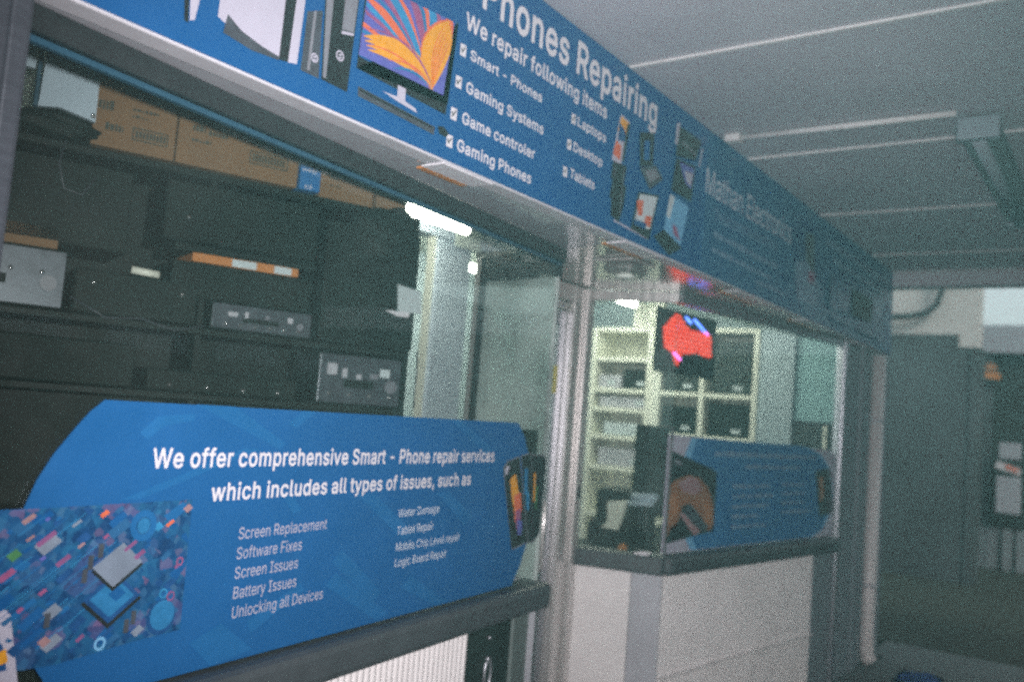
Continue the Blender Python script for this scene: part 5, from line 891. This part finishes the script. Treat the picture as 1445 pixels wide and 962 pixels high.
# ------------------------------------------------------------------ beyond the shop
nb = thing('neighbour_building', 'grey neighbouring wall with lit top and shaded lower part painted in, beyond the awning', 'building', (12.2, 4, 0))
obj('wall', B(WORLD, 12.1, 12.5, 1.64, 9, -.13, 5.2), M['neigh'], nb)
bm = bmesh.new(); box(bm, WORLD, 12.05, 12.098, 1.72, 9, -.13, 2.86)  # lit top and awning shade painted in as pale and dark wall
obj('lower_shade_paint', bm, M['neighdark'], nb)
obj('upper_shade_paint', B(WORLD, 12.06, 12.097, 1.85, 9, 2.862, 3.02), M['neighdark'], nb)
obj('side_shade_paint', B(WORLD, 12.10, 12.52, 1.60, 1.638, -.13, 2.86), M['neighdark'], nb)
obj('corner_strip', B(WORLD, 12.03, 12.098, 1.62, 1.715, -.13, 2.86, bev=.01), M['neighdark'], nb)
bm = bmesh.new(); tube(bm, [(11.98, 2.75, 3.22), (11.98, 2.40, 3.24), (11.98, 2.22, 3.28), (11.98, 2.10, 3.38), (11.98, 2.05, 3.55), (11.98, 2.05, 4.1)], .04, 12); obj('drain_pipe', bm, M['neighdark'], nb)
fb = thing('far_building', 'dark shopfront with a wide grey fascia far beyond the awning', 'building', (15, 0, 0))
bm = bmesh.new(); box(bm, WORLD, 14.2, 17, -7, 4, -.13, 3.0); obj('shopfront', bm, M['fardark'], fb)
bm = bmesh.new(); box(bm, WORLD, 14.05, 14.198, -7, 4, 2.99, 3.40, bev=.02); obj('fascia', bm, M['farroof'], fb)
for y in (1.7, .4, -.9, -2.2): obj('pillar', B(WORLD, 14.12, 14.198, y, y+.10, -.13, 2.985), M['neighdark'], fb)
obj('stall_wall', B(WORLD, 14.10, 14.198, -7, 4, -.13, .55), M['pier'], fb)
sg = thing('small_sign', 'small dim orange and red sign hung on the far dark shopfront', 'sign', (14.0, 1.72, 2.6))
obj('upper_panel', prism(bmesh.new(), Frame(14.02, 1.9, -math.pi/2), [(.06, 2.80), (.18, 2.86), (.26, 2.80), (.24, 2.74), (.08, 2.74)], 0, .03), M['skin'], sg)
obj('lower_panel', prism(bmesh.new(), Frame(14.02, 1.9, -math.pi/2), [(.03, 2.64), (.30, 2.62), (.29, 2.71), (.05, 2.73)], 0, .03), M['orange'], sg)
bd = thing('notice_board', 'pale upright notice board with a red band in front of the far shopfront', 'notice board', (13.9, 1.45, -.13))
obj('lower_panel', B(WORLD, 13.9, 13.93, 1.30, 1.60, .78, 1.28, bev=.014), M['farroof'], bd); obj('upper_panel', B(WORLD, 13.9, 13.93, 1.31, 1.58, 1.52, 1.74, bev=.014), M['farroof'], bd)
FB = Frame(13.895, 1.62, -math.pi/2)
obj('band', prism(bmesh.new(), FB, [(.0, 1.42), (.03, 1.49), (.32, 1.40), (.31, 1.31), (.03, 1.38)], 0, .03), M['trim'], bd); obj('red_band', prism(bmesh.new(), FB, [(.12, 1.405), (.14, 1.445), (.29, 1.395), (.28, 1.345)], -.008, -.001), M['flame'], bd)
for y in (1.36, 1.53): obj('leg', tube(bmesh.new(), [(13.95, y, -.13), (13.95, y, 1.75)], .02, 8), M['darkmetal'], bd)

# unseen far side of the street, added to darken window reflections and skylight
op = thing('unseen_terrace', 'unseen dark brick terrace across the street, added to darken the window glass', 'building', (8, -16, -.14))
obj('wall', B(WORLD, -40, 60, -22, -16, -.14, 6.5), M['brick'], op)
obj('roof', B(WORLD, -40.3, 60.3, -22.3, -15.7, 6.503, 6.9, bev=.05), M['darkmetal'], op)
for k in range(16):
    x = -20+4.2*k
    obj('window', B(WORLD, x, x+1.5, -16.0, -15.96, 3.6, 5.2), M['fardark'], op); obj('window_sill', B(WORLD, x-.08, x+1.58, -15.998, -15.86, 3.48, 3.595), M['kerb'], op)
    obj('shop_window', B(WORLD, x-.8, x+2.2, -15.998, -15.95, .4, 2.5), M['fardark'], op); obj('sign_band', B(WORLD, x-.8, x+2.2, -15.998, -15.90, 2.6, 3.15), M['farroof'], op)

# thin tinted air added as a film-like veil: the flash lifts the blacks
hz = bmesh.new(); box(hz, WORLD, -200, 200, -200, 200, -1.4, 9); hm = bpy.data.materials.new('veil_air'); hm.use_nodes = True; ht = hm.node_tree; ht.nodes.clear()
hv = ht.nodes.new('ShaderNodeVolumePrincipled'); hv.inputs['Color'].default_value = (.37, .86, .86, 1); hv.inputs['Density'].default_value = .0035
ho = ht.nodes.new('ShaderNodeOutputMaterial'); ht.links.new(hv.outputs[0], ho.inputs['Volume'])
obj('veil', hz, hm, kind='stuff')
